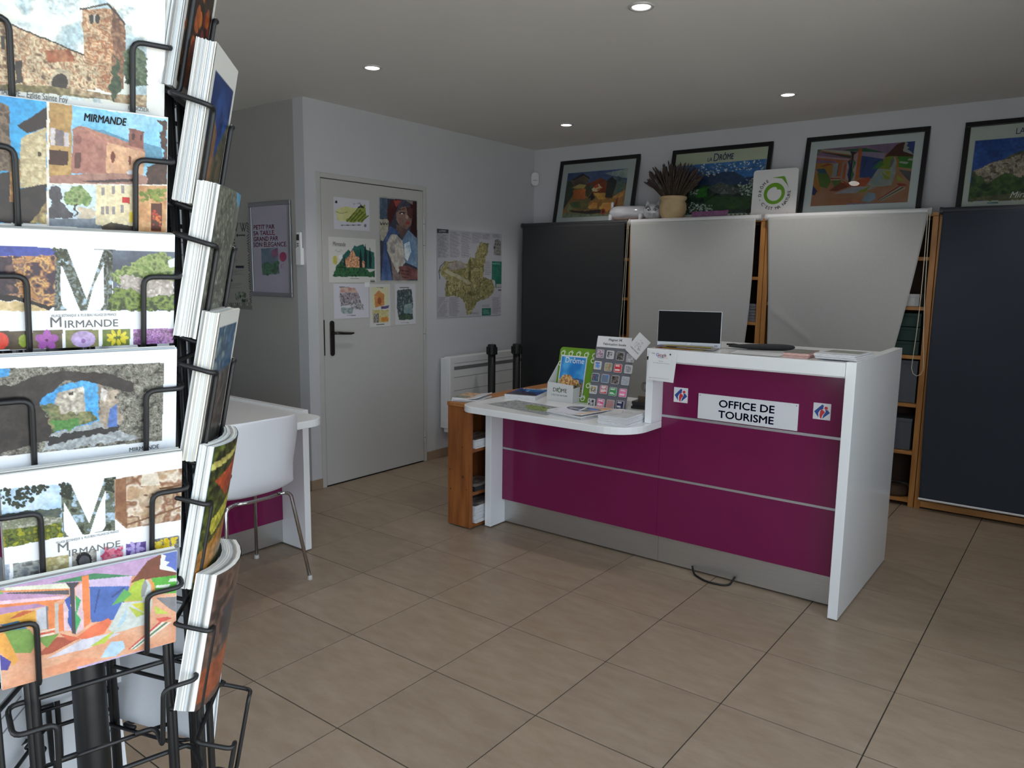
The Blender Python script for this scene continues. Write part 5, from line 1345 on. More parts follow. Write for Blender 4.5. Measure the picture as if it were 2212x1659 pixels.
for k, (a, b) in enumerate(((.012, .205), (.225, .235), (.243, .150), (.215, .095), (.245, .045), (.250, .20), (.19, .02))): ring_logo(GB, a, b, .014, dp)
fx, fy = Vector(FBm.col[0][:3]), Vector(FBm.col[1][:3])
text('DR', FBm @ V3(.0385, .054, 0), fx, fy, .031, M_INKGREY, dp, 'LEFT', bold=.004)
text('ME', FBm @ V3(.094, .054, 0), fx, fy, .031, M_INKGREY, dp, 'LEFT', bold=.004)
text('Ô', FBm @ V3(.083, .052, 0), fx, fy, .034, M_GREENTXT, dp, bold=.010)
text("C'EST MA NATURE", FBm @ V3(.085, .031, 0), fx, fy, .0135, M_INKGREY, dp, squeeze=.95)
cv = Cv(110, 130, (40, 100, 150), None, 41)
cv.p((150, 152, 156), [(0, 0), (1, 0), (1, 1), (0, 1)]).p([(26, 84, 138), (60, 120, 160)], [(.04, .04), (.97, .04), (.97, .97), (.04, .97)], 3).p((40, 74, 106), [(.4, .58), (.7, .53), (.97, .56), (.97, .68), (.4, .68)])
cv.warp(.03, 20).p([(150, 116, 74), (186, 150, 104), (96, 66, 40), (120, 84, 52)], [(.04, .60), (.2, .48), (.45, .47), (.55, .55), (.80, .60), (.85, .75), (.04, .78)], 26, contrast=1.2).p([(40, 46, 30), (120, 104, 80), (70, 62, 46), (30, 34, 24)], [(.04, .76), (.5, .74), (.75, .68), (.97, .62), (.97, .97), (.04, .97)], 22)
bo = GB @ V3(.018, .022, .008)
br = thing('brochure', tuple(bo), 'brochure with blue sky and a hill village cover in the display', 'brochure')
bx, by = X_, (GB.to_3x3() @ V3(0, 1, 0)).normalized(); bn = (GB.to_3x3() @ V3(0, 0, 1)).normalized()
pb = [bo - bn * .006, bo - bn * .006 + bx * .172, bo + bx * .172, bo]
obj('pages', MB().hexa([tuple(p) for p in pb] + [tuple(p + by * .232) for p in pb]), M_PAGES, br)
sheet('cover', cv, bo + by * .232 + bn * .0004, bo + by * .232 + bx * .172 + bn * .0004, bo + bn * .0004, br, print_mat('magazine_cover', .3), 2.3)
text('Drôme', bo + by * .190 + bx * .094 + bn * .0004, bx, by, .046, M_INKWHITE, br, squeeze=.95)

# magnet board
MBm = basis((-.368, 1.604, ZW), X_, (0, .215, .977))
MQ = homog([(950, 235), (1395, 250), (1310, 1195), (790, 1110)])
BW, BH = .232, .378
def mpt(zx, zy, lift=0.0):
    p = MQ @ np.array([zx, zy, 1.0]); return MBm @ V3(BW * p[0] / p[2], BH * (1 - p[1] / p[2]), lift)
mx_, my_, mn_ = (MBm.to_3x3() @ V3(1, 0, 0)), (MBm.to_3x3() @ V3(0, 1, 0)), (MBm.to_3x3() @ V3(0, 0, 1))
bd = thing('magnet_board', (-.25, 1.64, ZW), 'dark grey display board with rows of magnets leaning on the worktop', 'display board')
obj('board', MB().xf(MBm).prism(rrect(0, BW, 0, BH, [.004, .004, .014, .014], 4), -.003, 0), mat('slate_grey_board', (106, 108, 116), .45, var=.04, scale=8), bd)
obj('easel_leg', MB().xf(MBm).hexa([(.09, .026, -.11), (.14, .026, -.11), (.14, .030, -.112), (.09, .030, -.112), (.09, .22, -.003), (.14, .22, -.003), (.14, .22, -.006), (.09, .22, -.006)]), MATS['slate_grey_board'], bd)
hd_ = obj('header_paper', MB().xf(MBm).box(.004, .214, .322, .382, .0003, .001), M_SIGN, bd)
text('Magnet 5€', MBm @ V3(.116, .359, .001), mx_, my_, .0175, M_INKBLACK, bd, bold=.012, fit=.083)
text('Fabrication locale', MBm @ V3(.114, .335, .001), mx_, my_, .0175, M_INKBLACK, bd, bold=.012, fit=.138)
MG = [[(980, 430, 0, 'mauve and white'), (1100, 440, 1, 'white-bordered black photo'), (1225, 455, 2, 'grey street photo'), (1350, 475, 3, 'white mountain sketch')],
      [(945, 570, 4, 'white, blue and orange'), (1075, 590, 5, 'beige stone village'), (1198, 605, 6, 'bright red lettered'), (1332, 615, 7, 'pale grey sketch')],
      [(910, 725, 8, 'slate blue'), (1035, 740, 9, 'blue sky landscape'), (1165, 755, 10, 'dark sepia'), (1298, 770, 11, 'plain silver-grey')],
      [(878, 890, 12, 'white with black letters'), (1012, 890, 13, 'red and white lettered'), (1135, 920, 14, 'green'), (1270, 940, 15, 'bright pink')],
      [(840, 1080, 16, 'black and white four-picture'), (968, 1085, 17, 'deep pink and white'), (1100, 1105, 18, 'grey with red specks'), (1235, 1120, 19, 'navy blue lettered')]]
MC = {0: [(96, 76, 92), (140, 128, 138)], 1: [(140, 140, 142), (50, 46, 50)], 2: [(90, 88, 86), (50, 48, 46)], 3: [(140, 140, 142), (110, 110, 112)], 4: [(140, 142, 144), (72, 110, 150), (170, 130, 90)], 5: [(130, 122, 104), (104, 92, 72)],
      6: [(150, 40, 48), (160, 60, 64)], 7: [(124, 126, 130), (100, 102, 106)], 8: [(66, 80, 96), (52, 62, 76)], 9: [(60, 96, 140), (96, 90, 84)], 10: [(46, 42, 42), (90, 84, 80)], 11: [(126, 130, 138), (116, 120, 126)],
      12: [(140, 140, 136), (40, 40, 40), (160, 130, 70)], 13: [(160, 52, 56), (140, 130, 134)], 14: [(46, 106, 62), (58, 124, 74)], 15: [(180, 80, 120), (186, 96, 132)], 16: [(46, 46, 48), (140, 140, 140)], 17: [(170, 50, 100), (150, 130, 140)], 18: [(112, 114, 118), (140, 92, 92)], 19: [(34, 36, 62), (48, 50, 78)]}
M_MAGW = mat('magnet_rim', (196, 196, 200), .25, var=.02)
for row in MG:
    for zx, zy, k, nm in row:
        ctr = mpt(zx, zy, .0)
        M = basis(tuple(ctr), mx_, my_)
        t = thing('souvenir_magnet', tuple(ctr), nm + ' magnet on the grey board', 'magnet', 'souvenir magnets on the grey board')
        obj('magnet_body', MB().xf(M).prism(rrect(-.0235, .0235, -.0235, .0235, .006, 3), .0002, .0045), M_MAGW, t, bevel=.001)
        cv = Cv(28, 28, MC[k][0], None, 300 + k); cv.all(MC[k], 5, contrast=1.6)
        if k in (1, 4, 12, 16, 7): cv.p((146, 146, 148), [(0, 0), (1, 0), (1, .12), (.12, .12), (.12, 1), (0, 1)]).p((146, 146, 148), [(.88, .1), (1, .1), (1, 1), (0, 1), (0, .88), (.88, .88)])
        if k in (6, 13, 15, 14, 19, 17): cv.lines((206, 200, 202), .15, .1, .85, .3, 2, .07, .3, k).lines((196, 190, 194), .15, .6, .85, .85, 2, .09, .4, k + 1)
        if k == 16: cv.l((146, 146, 148), .1, [(.5, 0), (.5, 1)]).l((146, 146, 148), .1, [(0, .5), (1, .5)])
        if k == 8: cv.e((170, 50, 56), .25, .3, .08).e((170, 50, 56), .25, .6, .08)
        if k == 4: cv.e((72, 110, 160), .5, .55, .26).lines((50, 70, 120), .2, .12, .8, .25, 1, .1, 0)
        q = M @ V3(-.0205, .0205, .0048)
        sheet('picture', cv, q, q + mx_ * .041, q - my_ * .041, t, print_mat('magnet_print', .15), 2.2)
cd = [mpt(1290, 375, .006), mpt(1430, 500, .006), mpt(1595, 285, .006), mpt(1440, 165, .006)]
cx_ = (cd[1] - cd[0]).normalized(); cy_ = mn_.cross(cx_)
bcard = thing('business_card', tuple(cd[1]), 'tilted white card with a grey village drawing at the board corner', 'card')
cM = basis(tuple(cd[0] + V3(0, -.002, 0)), cx_, cy_)
cw, chh = (cd[1] - cd[0]).length, (cd[3] - cd[0]).length
obj('card', MB().xf(cM).box(0, cw, 0, chh, 0, .0008), M_SIGN, bcard)
cv = Cv(60, 80, (150, 151, 153), None, 61)
for k in range(70):
    a = random.random() * math.pi; rr = .10 + .26 * random.random()
    cv.p((64, 64, 68), [(.5 + rr * math.cos(a) * .9 + dx, .62 - rr * math.sin(a) * 1.2 + dy) for dx, dy in ((-.015, -.012), (.02, -.006), (.01, .016))])
q = cM @ V3(.001, chh - .001, .0012)
sheet('drawing', cv, q, q + cx_ * (cw - .002), q - cy_ * (chh - .002), bcard, M_PAPER, 2.5)
text('MIRMANDE', cM @ V3(cw / 2, chh * .24, .0012), cx_, cy_, .011, M_INKGREY, bcard, fit=cw * .7)

# leaflets in front
cv = Cv(150, 130, (150, 151, 158), None, 51)
cv.p([(168, 124, 84), (180, 140, 104)], [(.70, .0), (.97, .0), (1, .5), (1, 1), (.80, 1), (.92, .55)], 8)
ell = [(.5 + .44 * math.cos(a), .42 + .24 * math.sin(a)) for a in [2 * math.pi * k / 30 for k in range(30)]]
cv.p([(38, 44, 60), (60, 62, 76), (96, 76, 60)], [p for p in ell], 8)
cv.p([(60, 84, 150), (44, 64, 124)], [(.42, .24), (.62, .20), (.84, .30), (.90, .40), (.7, .42)], 6).p((150, 151, 158), [(.36, .22), (.41, .2), (.60, .62), (.55, .64)]).p([(54, 44, 66), (84, 66, 84)], [(.62, .50), (.9, .44), (.84, .56), (.7, .62)], 8).p((150, 151, 158), [(.2, .5), (.9, .36), (.9, .40), (.2, .55)])
cv.lines((110, 112, 122), .08, .82, .2, .9, 2, .02, .2).lines((150, 96, 50), .5, .04, .95, .15, 1, .08, 0)
booklet('brochure_pile', (-.385, 1.238, ZW), (.98, -.17, 0), (.17, .98, 0), .235, .255, .022, cv, 'white brochures with an oval landscape photo at the worktop front', 'brochures', layers=5, jit=.006, seed=9, curl=.012, gain=2.4)
cv = Cv(90, 120, (140, 141, 143), None, 53); cv.all([(146, 147, 149), (136, 138, 140)], 6).l((84, 86, 96), .02, [(.3, .2), (.5, .5), (.4, .8)]).lines((96, 98, 104), .45, .2, .85, .5, 4, .018, .4, 2).lines((110, 110, 114), .15, .7, .6, .85, 3, .016, .4, 3)
booklet('leaflet_stack', (-.047, 1.178, ZW), (1, .02, 0), (-.02, 1, 0), .150, .205, .046, cv, 'thick stack of white leaflets beside the counter tower', 'leaflets', layers=8, jit=.003, seed=12, gain=2.3)
# binders, book and glass mug behind the board
cv = Cv(30, 20, (60, 50, 40), None, 55); cv.all([(84, 70, 56), (60, 50, 42)], 5)
booklet('binder_pile', (-.13, 1.66, ZW), (1, .1, 0), (-.1, 1, 0), .215, .28, .040, cv, 'black document trays stacked behind the magnet board', 'document trays', pages=M_PAGESD, layers=3, jit=.006, seed=14, gain=1.0)
cv = Cv(30, 20, (90, 80, 66), None, 57); cv.all([(110, 96, 80), (84, 72, 60)], 5)
booklet('thick_book', (-.115, 1.70, ZW + .041), (1, .02, 0), (-.02, 1, 0), .19, .14, .024, cv, 'brown book on top of the document trays', 'book', pages=mat('brown_cover', (96, 82, 68), .6, var=.1), layers=1, seed=15, gain=1.5)
M_GLASS = bpy.data.materials.new('clear_glass'); M_GLASS.use_nodes = True
_n = M_GLASS.node_tree; _n.nodes.clear()
_o = _n.nodes.new('ShaderNodeOutputMaterial'); _mx = _n.nodes.new('ShaderNodeMixShader'); _t = _n.nodes.new('ShaderNodeBsdfTransparent'); _g = _n.nodes.new('ShaderNodeBsdfGlossy'); _fr = _n.nodes.new('ShaderNodeFresnel')
_t.inputs[0].default_value = (.93, .96, .95, 1); _g.inputs['Roughness'].default_value = .012; _fr.inputs['IOR'].default_value = 1.5
_n.links.new(_fr.outputs[0], _mx.inputs[0]); _n.links.new(_t.outputs[0], _mx.inputs[1]); _n.links.new(_g.outputs[0], _mx.inputs[2]); _n.links.new(_mx.outputs[0], _o.inputs[0])
gx, gy, gz = -.055, 1.765, ZW + .0655
gm = thing('glass_mug', (gx, gy, gz), 'clear glass mug standing on the brown book behind the magnet board', 'mug')
obj('cup', MB().lathe([(0, .004), (.036, .004), (.040, .010), (.042, .078), (.040, .078), (.037, .012), (0, .009)], 28, (gx, gy, gz)), M_GLASS, gm, smooth=True)
obj('handle', MB().tube(round_path([(gx - .040, gy, gz + .065), (gx - .07, gy, gz + .06), (gx - .07, gy, gz + .025), (gx - .040, gy, gz + .018)], .02, 5), .005, 10), M_GLASS, gm, smooth=True)

# leaflets clipped to the counter corner
lf = thing('hanging_leaflets', (.19, 1.34, .95), 'white review leaflets hanging at the upper left corner of the counter', 'leaflet')
for k in range(3):
    dx, dz, dy = k * .004, -k * .0015, .003 - k * .0012
    obj('leaflet', MB().hexa([(.120 + dx, 1.3425 - .012 + dy, .953 + dz), (.253 + dx, 1.3425 - .014 + dy, .949 + dz), (.253 + dx, 1.3432 - .014 + dy, .949 + dz), (.120 + dx, 1.3432 - .012 + dy, .953 + dz),
                              (.126 + dx, 1.3425 - .001, 1.091 + dz), (.262 + dx, 1.3425 - .001, 1.091 + dz), (.262 + dx, 1.3432 - .001, 1.091 + dz), (.126 + dx, 1.3432 - .001, 1.091 + dz)]), M_SIGN, lf)
lx, ly = V3(1, 0, 0), (V3(.126, 1.3415, 1.091) - V3(.120, 1.3295, .953)).normalized()
lo = V3(.120, 1.3292, .953)
def lpt(a, b): return lo + lx * (.133 * a) + ly * (.138 * b) + V3(0, -.0008, 0)
GCOL = [(66, 110, 200), (214, 70, 60), (226, 180, 50), (66, 110, 200), (60, 150, 84), (214, 70, 60)]
GXO = [.355, .44, .50, .56, .625, .655]
for ch_, cc, xo in zip('Google', GCOL, GXO): text(ch_, lpt(xo, .80), lx, ly, .022, mat('ink_%d_%d' % (cc[0], cc[1]), cc, .6), lf, bold=.004)
text('Avis Clients', lpt(.47, .745), lx, ly, .006, M_INKGREY, lf)
text('★★★★★', lpt(.66, .745), lx, ly, .005, mat('ink_gold', (214, 170, 60), .6), lf)
text('Mirmande', lpt(.5, .63), lx, ly, .0055, M_INKGREY, lf)
text('Scannez le QR code pour laisser votre avis', lpt(.52, .565), lx, ly, .0048, M_INKGREY, lf)
text('Partagez votre expérience et aidez les autres visiteurs', lpt(.5, .05), lx, ly, .0048, M_INKGREY, lf)
text('Village', lpt(.18, .88), lx, ly, .007, M_INKGREY, lf, shear=.3); obj('emblem', MB().xf(basis(tuple(lpt(.83, .89)), lx, ly)).lathe([(0, .0003), (.004, .0002)], 12), M_INKBLACK, lf)

# ------------------------------------------------------------------ things on the counter top
mn = thing('monitor', (.25, 1.50, ZT), 'small black computer screen with silver lower bezel on the counter top', 'monitor')
MO = basis((.108, 1.452, ZT + .004), (.285, .085, 0), (0, .05, 1))
mox, moy, moz = (MO.to_3x3() @ V3(1, 0, 0)), (MO.to_3x3() @ V3(0, 1, 0)), (MO.to_3x3() @ V3(0, 0, 1))
M_SILV = mat('silver_plastic', (176, 178, 182), .35, metal=.4, var=.02)
obj('housing', MB().xf(MO).box(0, .300, 0, .172, -.022, 0), M_SILV, mn, bevel=.002)
obj('screen', MB().xf(MO).box(.003, .297, .022, .169, -.001, .0008), mat('black_screen_glass', (13, 12, 13), .5, spec=.12), mn)
obj('badge', MB().xf(MO).prism([(.143, .006), (.150, .018), (.153, .018), (.146, .006)], .0003, .0012).prism([(.150, .006), (.157, .018), (.160, .018), (.153, .006)], .0003, .0012), mat('badge_white', (226, 228, 232), .3), mn)
for q in (.272, .280): obj('port_mark', MB().xf(MO).box(q, q + .005, .008, .012, .0002, .0008), M_INKBLACK, mn)
obj('stand', MB().xf(MO).box(.10, .20, -.003, .006, -.10, .0), M_FOOT, mn)
# folders under the screen
FC = [(150, 60, 40), (196, 170, 40), (60, 56, 54), (206, 196, 190), (110, 70, 120), (200, 180, 60)]
fg = 'coloured folders under the screen'
for k, cc in enumerate(FC):
    w, x0 = (.18 + .02 * (k % 3), .13 + .035 * (k % 4))
    cv = Cv(8, 6, tuple(v * .6 for v in cc), None, k)
    nm = ['rust-red', 'mustard yellow', 'black', 'white', 'violet', 'yellow'][k]
    booklet('paper_folder', (x0, 1.392 + .004 * k, ZT + .0022 * k), (.98, .06 * (k % 3), 0), (-.06, .98, 0), w, .058, .0019, cv, nm + ' folder edge in the pile before the screen', 'folder', pages=mat('folder_%d' % k, cc, .6, var=.05), layers=1, seed=k, gain=1.6, group=fg)
# black pouch
pz = ZT
def pouch(u, v):
    a = u * 2 * math.pi; ph = v * math.pi
    x = math.cos(ph); r = math.sin(ph) ** .6
    return (.545 - .135 * x, 1.665 - .06 * x + .05 * r * math.cos(a), pz + .0135 + .0135 * r * math.sin(a) * (1.0 - .35 * x))
po = thing('fabric_pouch', (.545, 1.665, pz), 'flat black fabric pouch lying on the counter top', 'pouch')
obj('pouch_body', MB().grid(pouch, 24, 24), mat('black_fabric', (30, 31, 34), .8, var=.15, scale=60), po, smooth=True)
obj('strap', MB().tube([(.40, 1.60, pz + .02), (.43, 1.61, pz + .022), (.47, 1.625, pz + .016)], .004, 8), M_FOOT, po, smooth=True)
cv = Cv(70, 50, (138, 139, 142), None, 71); cv.lines((92, 93, 100), .08, .1, .9, .9, 9, .02, .4, 4)
po_ = V3(.50, 1.385, ZT + .001)
tag(sheet('printed_page', cv, po_ + V3(-.02, .15, 0), po_ + V3(.20, .15, 0), po_, None, M_PAPER, 2.6), 'printed white page lying on the counter top left of the pink leaflets', 'paper')
cv = Cv(60, 80, (96, 84, 76), None, 73); cv.all([(92, 86, 80), (74, 70, 66), (104, 94, 88)], 8)
booklet('leaflet_stack', (.735, 1.395, ZT), (.99, .06, 0), (-.06, .99, 0), .105, .20, .020, cv, 'pink-edged leaflet stack on the counter top', 'leaflets', pages=M_PAGESP, layers=6, jit=.006, seed=21, gain=1.5)
cv = Cv(80, 100, (146, 148, 152), None, 75); cv.p([(66, 66, 60), (96, 96, 90), (84, 84, 78)], [(.06, .20), (.95, .20), (.95, .72), (.06, .72)], 10)
booklet('leaflet_stack', (.862, 1.405, ZT + .003), (.99, -.06, 0), (.06, .99, 0), .165, .25, .024, cv, 'white leaflets with a grey landscape at the right end of the counter top', 'leaflets', layers=6, jit=.007, seed=23, gain=2.4)

# ------------------------------------------------------------------ framed pictures on the shelves
M_FRAME = mat('black_frame', (17, 17, 18), .35, var=.05, scale=30)
M_MAT = mat('mat_board', (200, 204, 204), .8, var=.02, scale=10)
ALP = math.radians(12)
ZS = 1.8385
def framed(x0, x1, h, label, inner, art, gain, texts=None, matc=None, rail=.030):
    """picture leaning against the wall; inner = (left, right, top, bottom) margins of the print inside the glass, art = canvas"""
    t = thing('framed_picture', ((x0 + x1) / 2, 3.49, ZS), label, 'picture', 'black-framed pictures on top of the shelves')
    M = basis((x0, 3.497, ZS + .0005), X_, (0, math.sin(ALP), math.cos(ALP)))
    w = x1 - x0
    for b in ((0, w, 0, rail), (0, w, h - rail, h), (0, rail, rail, h - rail), (w - rail, w, rail, h - rail)):
        obj('frame_rail', MB().xf(M).box(b[0], b[1], b[2], b[3], -.018, .004), M_FRAME, t, bevel=.0015)
    obj('mat_board', MB().xf(M).box(rail * .8, w - rail * .8, rail * .8, h - rail * .8, -.012, -.008), matc or M_MAT, t)
    ex, ey, en = M.to_3x3() @ V3(1, 0, 0), M.to_3x3() @ V3(0, 1, 0), M.to_3x3() @ V3(0, 0, 1)
    l, r, tp, bt = inner
    TL = M @ V3(l, h - tp, -.0072); W = w - l - r; H = h - tp - bt
    sheet('print', art, TL, TL + ex * W, TL - ey * H, t, M_PAPER, gain)
    P = lambda a, b, dz=0.0: TL + ex * (W * a) - ey * (H * b) + en * dz
    if texts:
        for s_, a, b, size, mm, al, kw in texts: text(s_, P(a, b), ex, ey, size, mm, t, al, **kw)
    obj('glass_pane', MB().xf(M).add([(rail * .8, rail * .8, -.004), (w - rail * .8, rail * .8, -.004), (w - rail * .8, h - rail * .8, -.004), (rail * .8, h - rail * .8, -.004)], [(0, 1, 2, 3)]), M_GLASS, t)
    return t
# 1: painted hills and village
c = Cv(190, 140, (110, 85, 50), [(602, 538), (1388, 480), (1352, 1097), (560, 1122)], 81)
c.all([(96, 74, 46), (120, 92, 54)], 6).p([(50, 60, 92), (66, 78, 110)], [(590, 530), (1400, 470), (1395, 680), (590, 690)], 5).p([(128, 134, 128), (100, 112, 118)], [(1080, 545), (1395, 480), (1390, 610), (1290, 600), (1180, 575)], 6)
c.warp(.02, 14)
c.p([(82, 70, 60), (66, 56, 50)], [(650, 630), (800, 543), (900, 608), (855, 690), (680, 700)], 8).p((40, 34, 36), [(650, 628), (800, 543), (900, 606), (880, 612), (806, 566), (690, 630)]).p([(58, 68, 76), (84, 92, 92)], [(1180, 600), (1260, 580), (1360, 630), (1350, 760), (1220, 760)], 8)
c.p([(112, 58, 38), (92, 46, 32)], [(830, 700), (1030, 603), (1190, 675), (1110, 800), (780, 805)], 8).p([(40, 46, 42), (54, 60, 50)], [(590, 640), (650, 640), (690, 700), (700, 800), (640, 900), (570, 1010)], 8)
c.p([(70, 66, 50), (58, 56, 44)], [(780, 800), (850, 700), (960, 680), (920, 800), (880, 850)], 8).p((138, 124, 78), [(668, 730), (760, 682), (850, 695), (820, 740)]).p([(156, 90, 48), (136, 76, 42)], [(680, 760), (850, 740), (850, 880), (700, 870)], 8)
c.p((188, 158, 126), [(930, 745), (1010, 680), (1072, 730), (1000, 780), (940, 776)]).p((150, 70, 46), [(950, 720), (1000, 680), (1020, 720), (970, 740)]).p((150, 76, 48), [(1000, 745), (1072, 725), (1060, 745), (1000, 770)])
c.p([(172, 136, 70), (150, 112, 58)], [(955, 795), (1120, 805), (1120, 880), (1030, 885)], 8).p([(36, 37, 38), (48, 48, 46)], [(1108, 860), (1118, 640), (1178, 588), (1246, 640), (1200, 862)], 8).p((34, 32, 32), [(885, 860), (940, 790), (980, 860), (930, 900)])
c.p([(86, 98, 86), (70, 82, 76)], [(1240, 705), (1362, 650), (1358, 800), (1210, 860)], 8).p([(168, 130, 72), (140, 104, 60)], [(1200, 860), (1300, 790), (1358, 760), (1352, 960), (1260, 900)], 8)
c.p([(140, 102, 56), (120, 86, 50)], [(840, 1040), (930, 898), (1275, 865), (1240, 1060), (850, 1065)], 8).p([(196, 140, 80), (180, 122, 66)], [(1040, 990), (1090, 930), (1200, 920), (1220, 1010), (1120, 1050), (1050, 1040)], 10).p([(188, 132, 74), (170, 116, 64)], [(890, 980), (960, 920), (1020, 930), (1010, 1000), (910, 1010)], 10)
c.p([(98, 88, 54), (80, 74, 48)], [(780, 890), (920, 860), (880, 1010), (780, 1020)], 8).p([(58, 70, 44), (70, 82, 52)], [(640, 930), (790, 905), (785, 990), (640, 985)], 8).p([(112, 112, 80), (96, 98, 74)], [(610, 1000), (640, 930), (700, 990), (640, 1050)], 8)
c.p((120, 60, 40), [(1190, 1060), (1270, 865), (1290, 865), (1215, 1060)]).p([(146, 110, 68), (126, 94, 58)], [(1240, 1060), (1290, 865), (1355, 830), (1352, 1090)], 8)
c.p([(104, 110, 88), (84, 92, 74)], [(555, 1125), (600, 1050), (900, 1075), (1355, 1065), (1352, 1100)], 30).p((44, 40, 36), [(640, 1020), (860, 1035), (1090, 1010), (1090, 1060), (880, 1075), (700, 1050)]); c.wx = 0; c.wy = 0
c.e((132, 56, 38), 1095, 1045, 34, 42).e((60, 40, 34), 1095, 1045, 18, 22)
c.detail(.12, 40, 250)
framed(-1.938, -1.183, .560, 'black-framed painting of hills and an orange village, first on the shelves', (.085, .095, .105, .075), c, 2.3)
# 2: poster with blossom
PQ = [(205, 325), (1490, 208), (1455, 1150), (180, 1200)]
c = Cv(220, 160, (138, 140, 124), PQ, 83)
c.p([(40, 76, 118), (52, 92, 136)], [(185, 490), (1470, 378), (1455, 1105), (172, 1150)], 4).warp(.02, 20)
c.p([(32, 46, 70), (40, 54, 78)], [(450, 690), (560, 625), (700, 590), (930, 553), (1060, 562), (1180, 630), (1310, 620), (1465, 600), (1460, 800), (420, 800)], 8)
c.p([(26, 36, 32), (40, 54, 38), (20, 28, 28)], [(190, 700), (450, 740), (700, 740), (900, 730), (1460, 740), (1455, 1105), (172, 1150)], 16).p([(84, 86, 82), (48, 54, 54), (64, 68, 66)], [(690, 770), (850, 690), (1000, 740), (1200, 810), (1060, 870), (800, 850)], 40)
c.p([(32, 72, 26), (40, 84, 32)], [(540, 800), (690, 755), (690, 900), (540, 910)], 10).p([(30, 50, 28), (38, 62, 32)], [(640, 890), (1300, 900), (1300, 1050), (700, 1080)], 12); c.wx = 0; c.wy = 0
c.dots([(150, 158, 150), (120, 130, 128), (176, 180, 170)], [(480, 470), (1465, 395), (1460, 520), (1000, 560), (600, 640)], 90, 6, 14, 2).dots([(130, 138, 130), (96, 106, 96)], [(1100, 700), (1330, 620), (1320, 900), (1150, 880)], 60, 7, 16, 3).dots([(140, 146, 140), (100, 110, 100)], [(410, 960), (800, 1010), (800, 1080), (400, 1130)], 70, 7, 15, 4).dots([(120, 128, 120)], [(450, 780), (560, 800), (540, 880), (450, 870)], 24, 6, 13, 5)
c.l((44, 50, 56), 7, [(840, 470), (960, 520), (1180, 510), (1320, 490)]).l((44, 50, 56), 6, [(690, 520), (780, 550)])
c.p([(120, 72, 110), (130, 82, 118)], [(510, 1100), (1012, 1073), (1005, 1150), (500, 1178)], 8)
for k in range(5): c.e((70, 72, 72), 1050 + k * 60, 1138 - k * 3, 14, 14)
kb = dict(bold=.004)
def U(zx, zy): a, b = c.map([(zx, zy)])[0]; return a, b
tx = [('LA', *U(712, 412), .042, M_INKNAVY, 'RIGHT', dict(squeeze=.8, bold=.01)), ('D', *U(765, 412), .085, M_INKNAVY, 'CENTER', dict(squeeze=.75)), ('RÔME', *U(808, 398), .062, M_INKNAVY, 'LEFT', dict(fit=.105, bold=.012)),
      ('MIRMANDE', *U(758, 1162), .040, mat('ink_mauve', (176, 140, 170), .6), 'CENTER', dict(squeeze=1.35))]
c.detail(.18, 60, 115)
framed(-.905, -.135, .560, 'black-framed poster with white blossom before a blue mountain', (.031, .031, .031, .031), c, 2.4, tx)
# 3: abstract painting, large
A3 = [(462, 448), (1806, 325), (1715, 1148), (372, 1225)]
c = paint_abstract(Cv(230, 150, (110, 80, 60), ABSQ, 85), .50)
framed(.095, .850, .560, 'black-framed abstract painting with a lamp glinting on its glass', (.078, .080, .085, .082), c, 2.0)
# 4: village photo poster
c = Cv(150, 110, (136, 138, 132), None, 87)
c.p([(26, 50, 98), (36, 62, 112)], [(.05, .17), (.95, .17), (.95, .92), (.05, .92)], 4).warp(.03, 16)
c.p([(60, 62, 44), (84, 78, 60), (44, 50, 36)], [(.05, .56), (.12, .50), (.2, .47), (.32, .38), (.5, .3), (.95, .26), (.95, .92), (.05, .92)], 18)
c.p([(120, 110, 98), (92, 82, 72), (150, 138, 122), (70, 62, 54)], [(.06, .55), (.18, .46), (.3, .42), (.5, .34), (.95, .3), (.95, .6), (.4, .66), (.15, .68)], 34, contrast=1.3)
c.p([(36, 52, 32), (56, 74, 40), (28, 40, 28)], [(.05, .62), (.12, .60), (.17, .72), (.3, .58), (.4, .66), (.55, .6), (.95, .56), (.95, .92), (.05, .92)], 16).p([(86, 80, 56), (70, 70, 48)], [(.05, .88), (.4, .84), (.95, .82), (.95, .92), (.05, .92)], 12); c.wx = 0; c.wy = 0
c.l((60, 90, 90), .014, [(.2, .945), (.27, .945)])
tx = [('LA DRÔME', .48, .13, .055, M_INKNAVY, 'CENTER', dict(squeeze=.75)), ('Mirmande', .345, .90, .055, M_INKWHITE, 'LEFT', dict(shear=.35, squeeze=.85))]
c.detail(.25, 50, 130)
framed(1.040, 1.795, .560, 'black-framed village photo poster cut off by the right edge', (.031, .031, .031, .031), c, 2.4, tx)

# ------------------------------------------------------------------ plaque, pot, cat
M_PLQ = mat('white_plaque', (222, 222, 222), .35, var=.02, scale=5)
PM = basis((-.205, 3.432, ZS + .0005), X_, (0, .06, 1))
pex, pey = PM.to_3x3() @ V3(1, 0, 0), PM.to_3x3() @ V3(0, 1, 0)
pq = thing('logo_plaque', (-.05, 3.44, ZS), 'white square plaque with a green ring logo standing on the shelves', 'plaque')
obj('plate', MB().xf(PM).prism(rrect(0, .309, 0, .334, .022, 6), -.006, 0), M_PLQ, pq, bevel=.001)
PQH = homog([(1338, 575), (1975, 525), (1940, 1150), (1325, 1180)])
def pp(zx, zy, l=.0008):
    p = PQH @ np.array([zx, zy, 1.0]); return (.309 * p[0] / p[2], .334 * (1 - p[1] / p[2]), l)
M_GRN = mat('logo_leaf_green', (104, 158, 26), .45, var=.03)
cx0, cy0 = pp(1640, 860)[:2]
outer = [(cx0 + .0725 * math.cos(a), cy0 + .0725 * math.sin(a), .0008) for a in [2 * math.pi * k / 48 for k in range(48)]]
inner = []
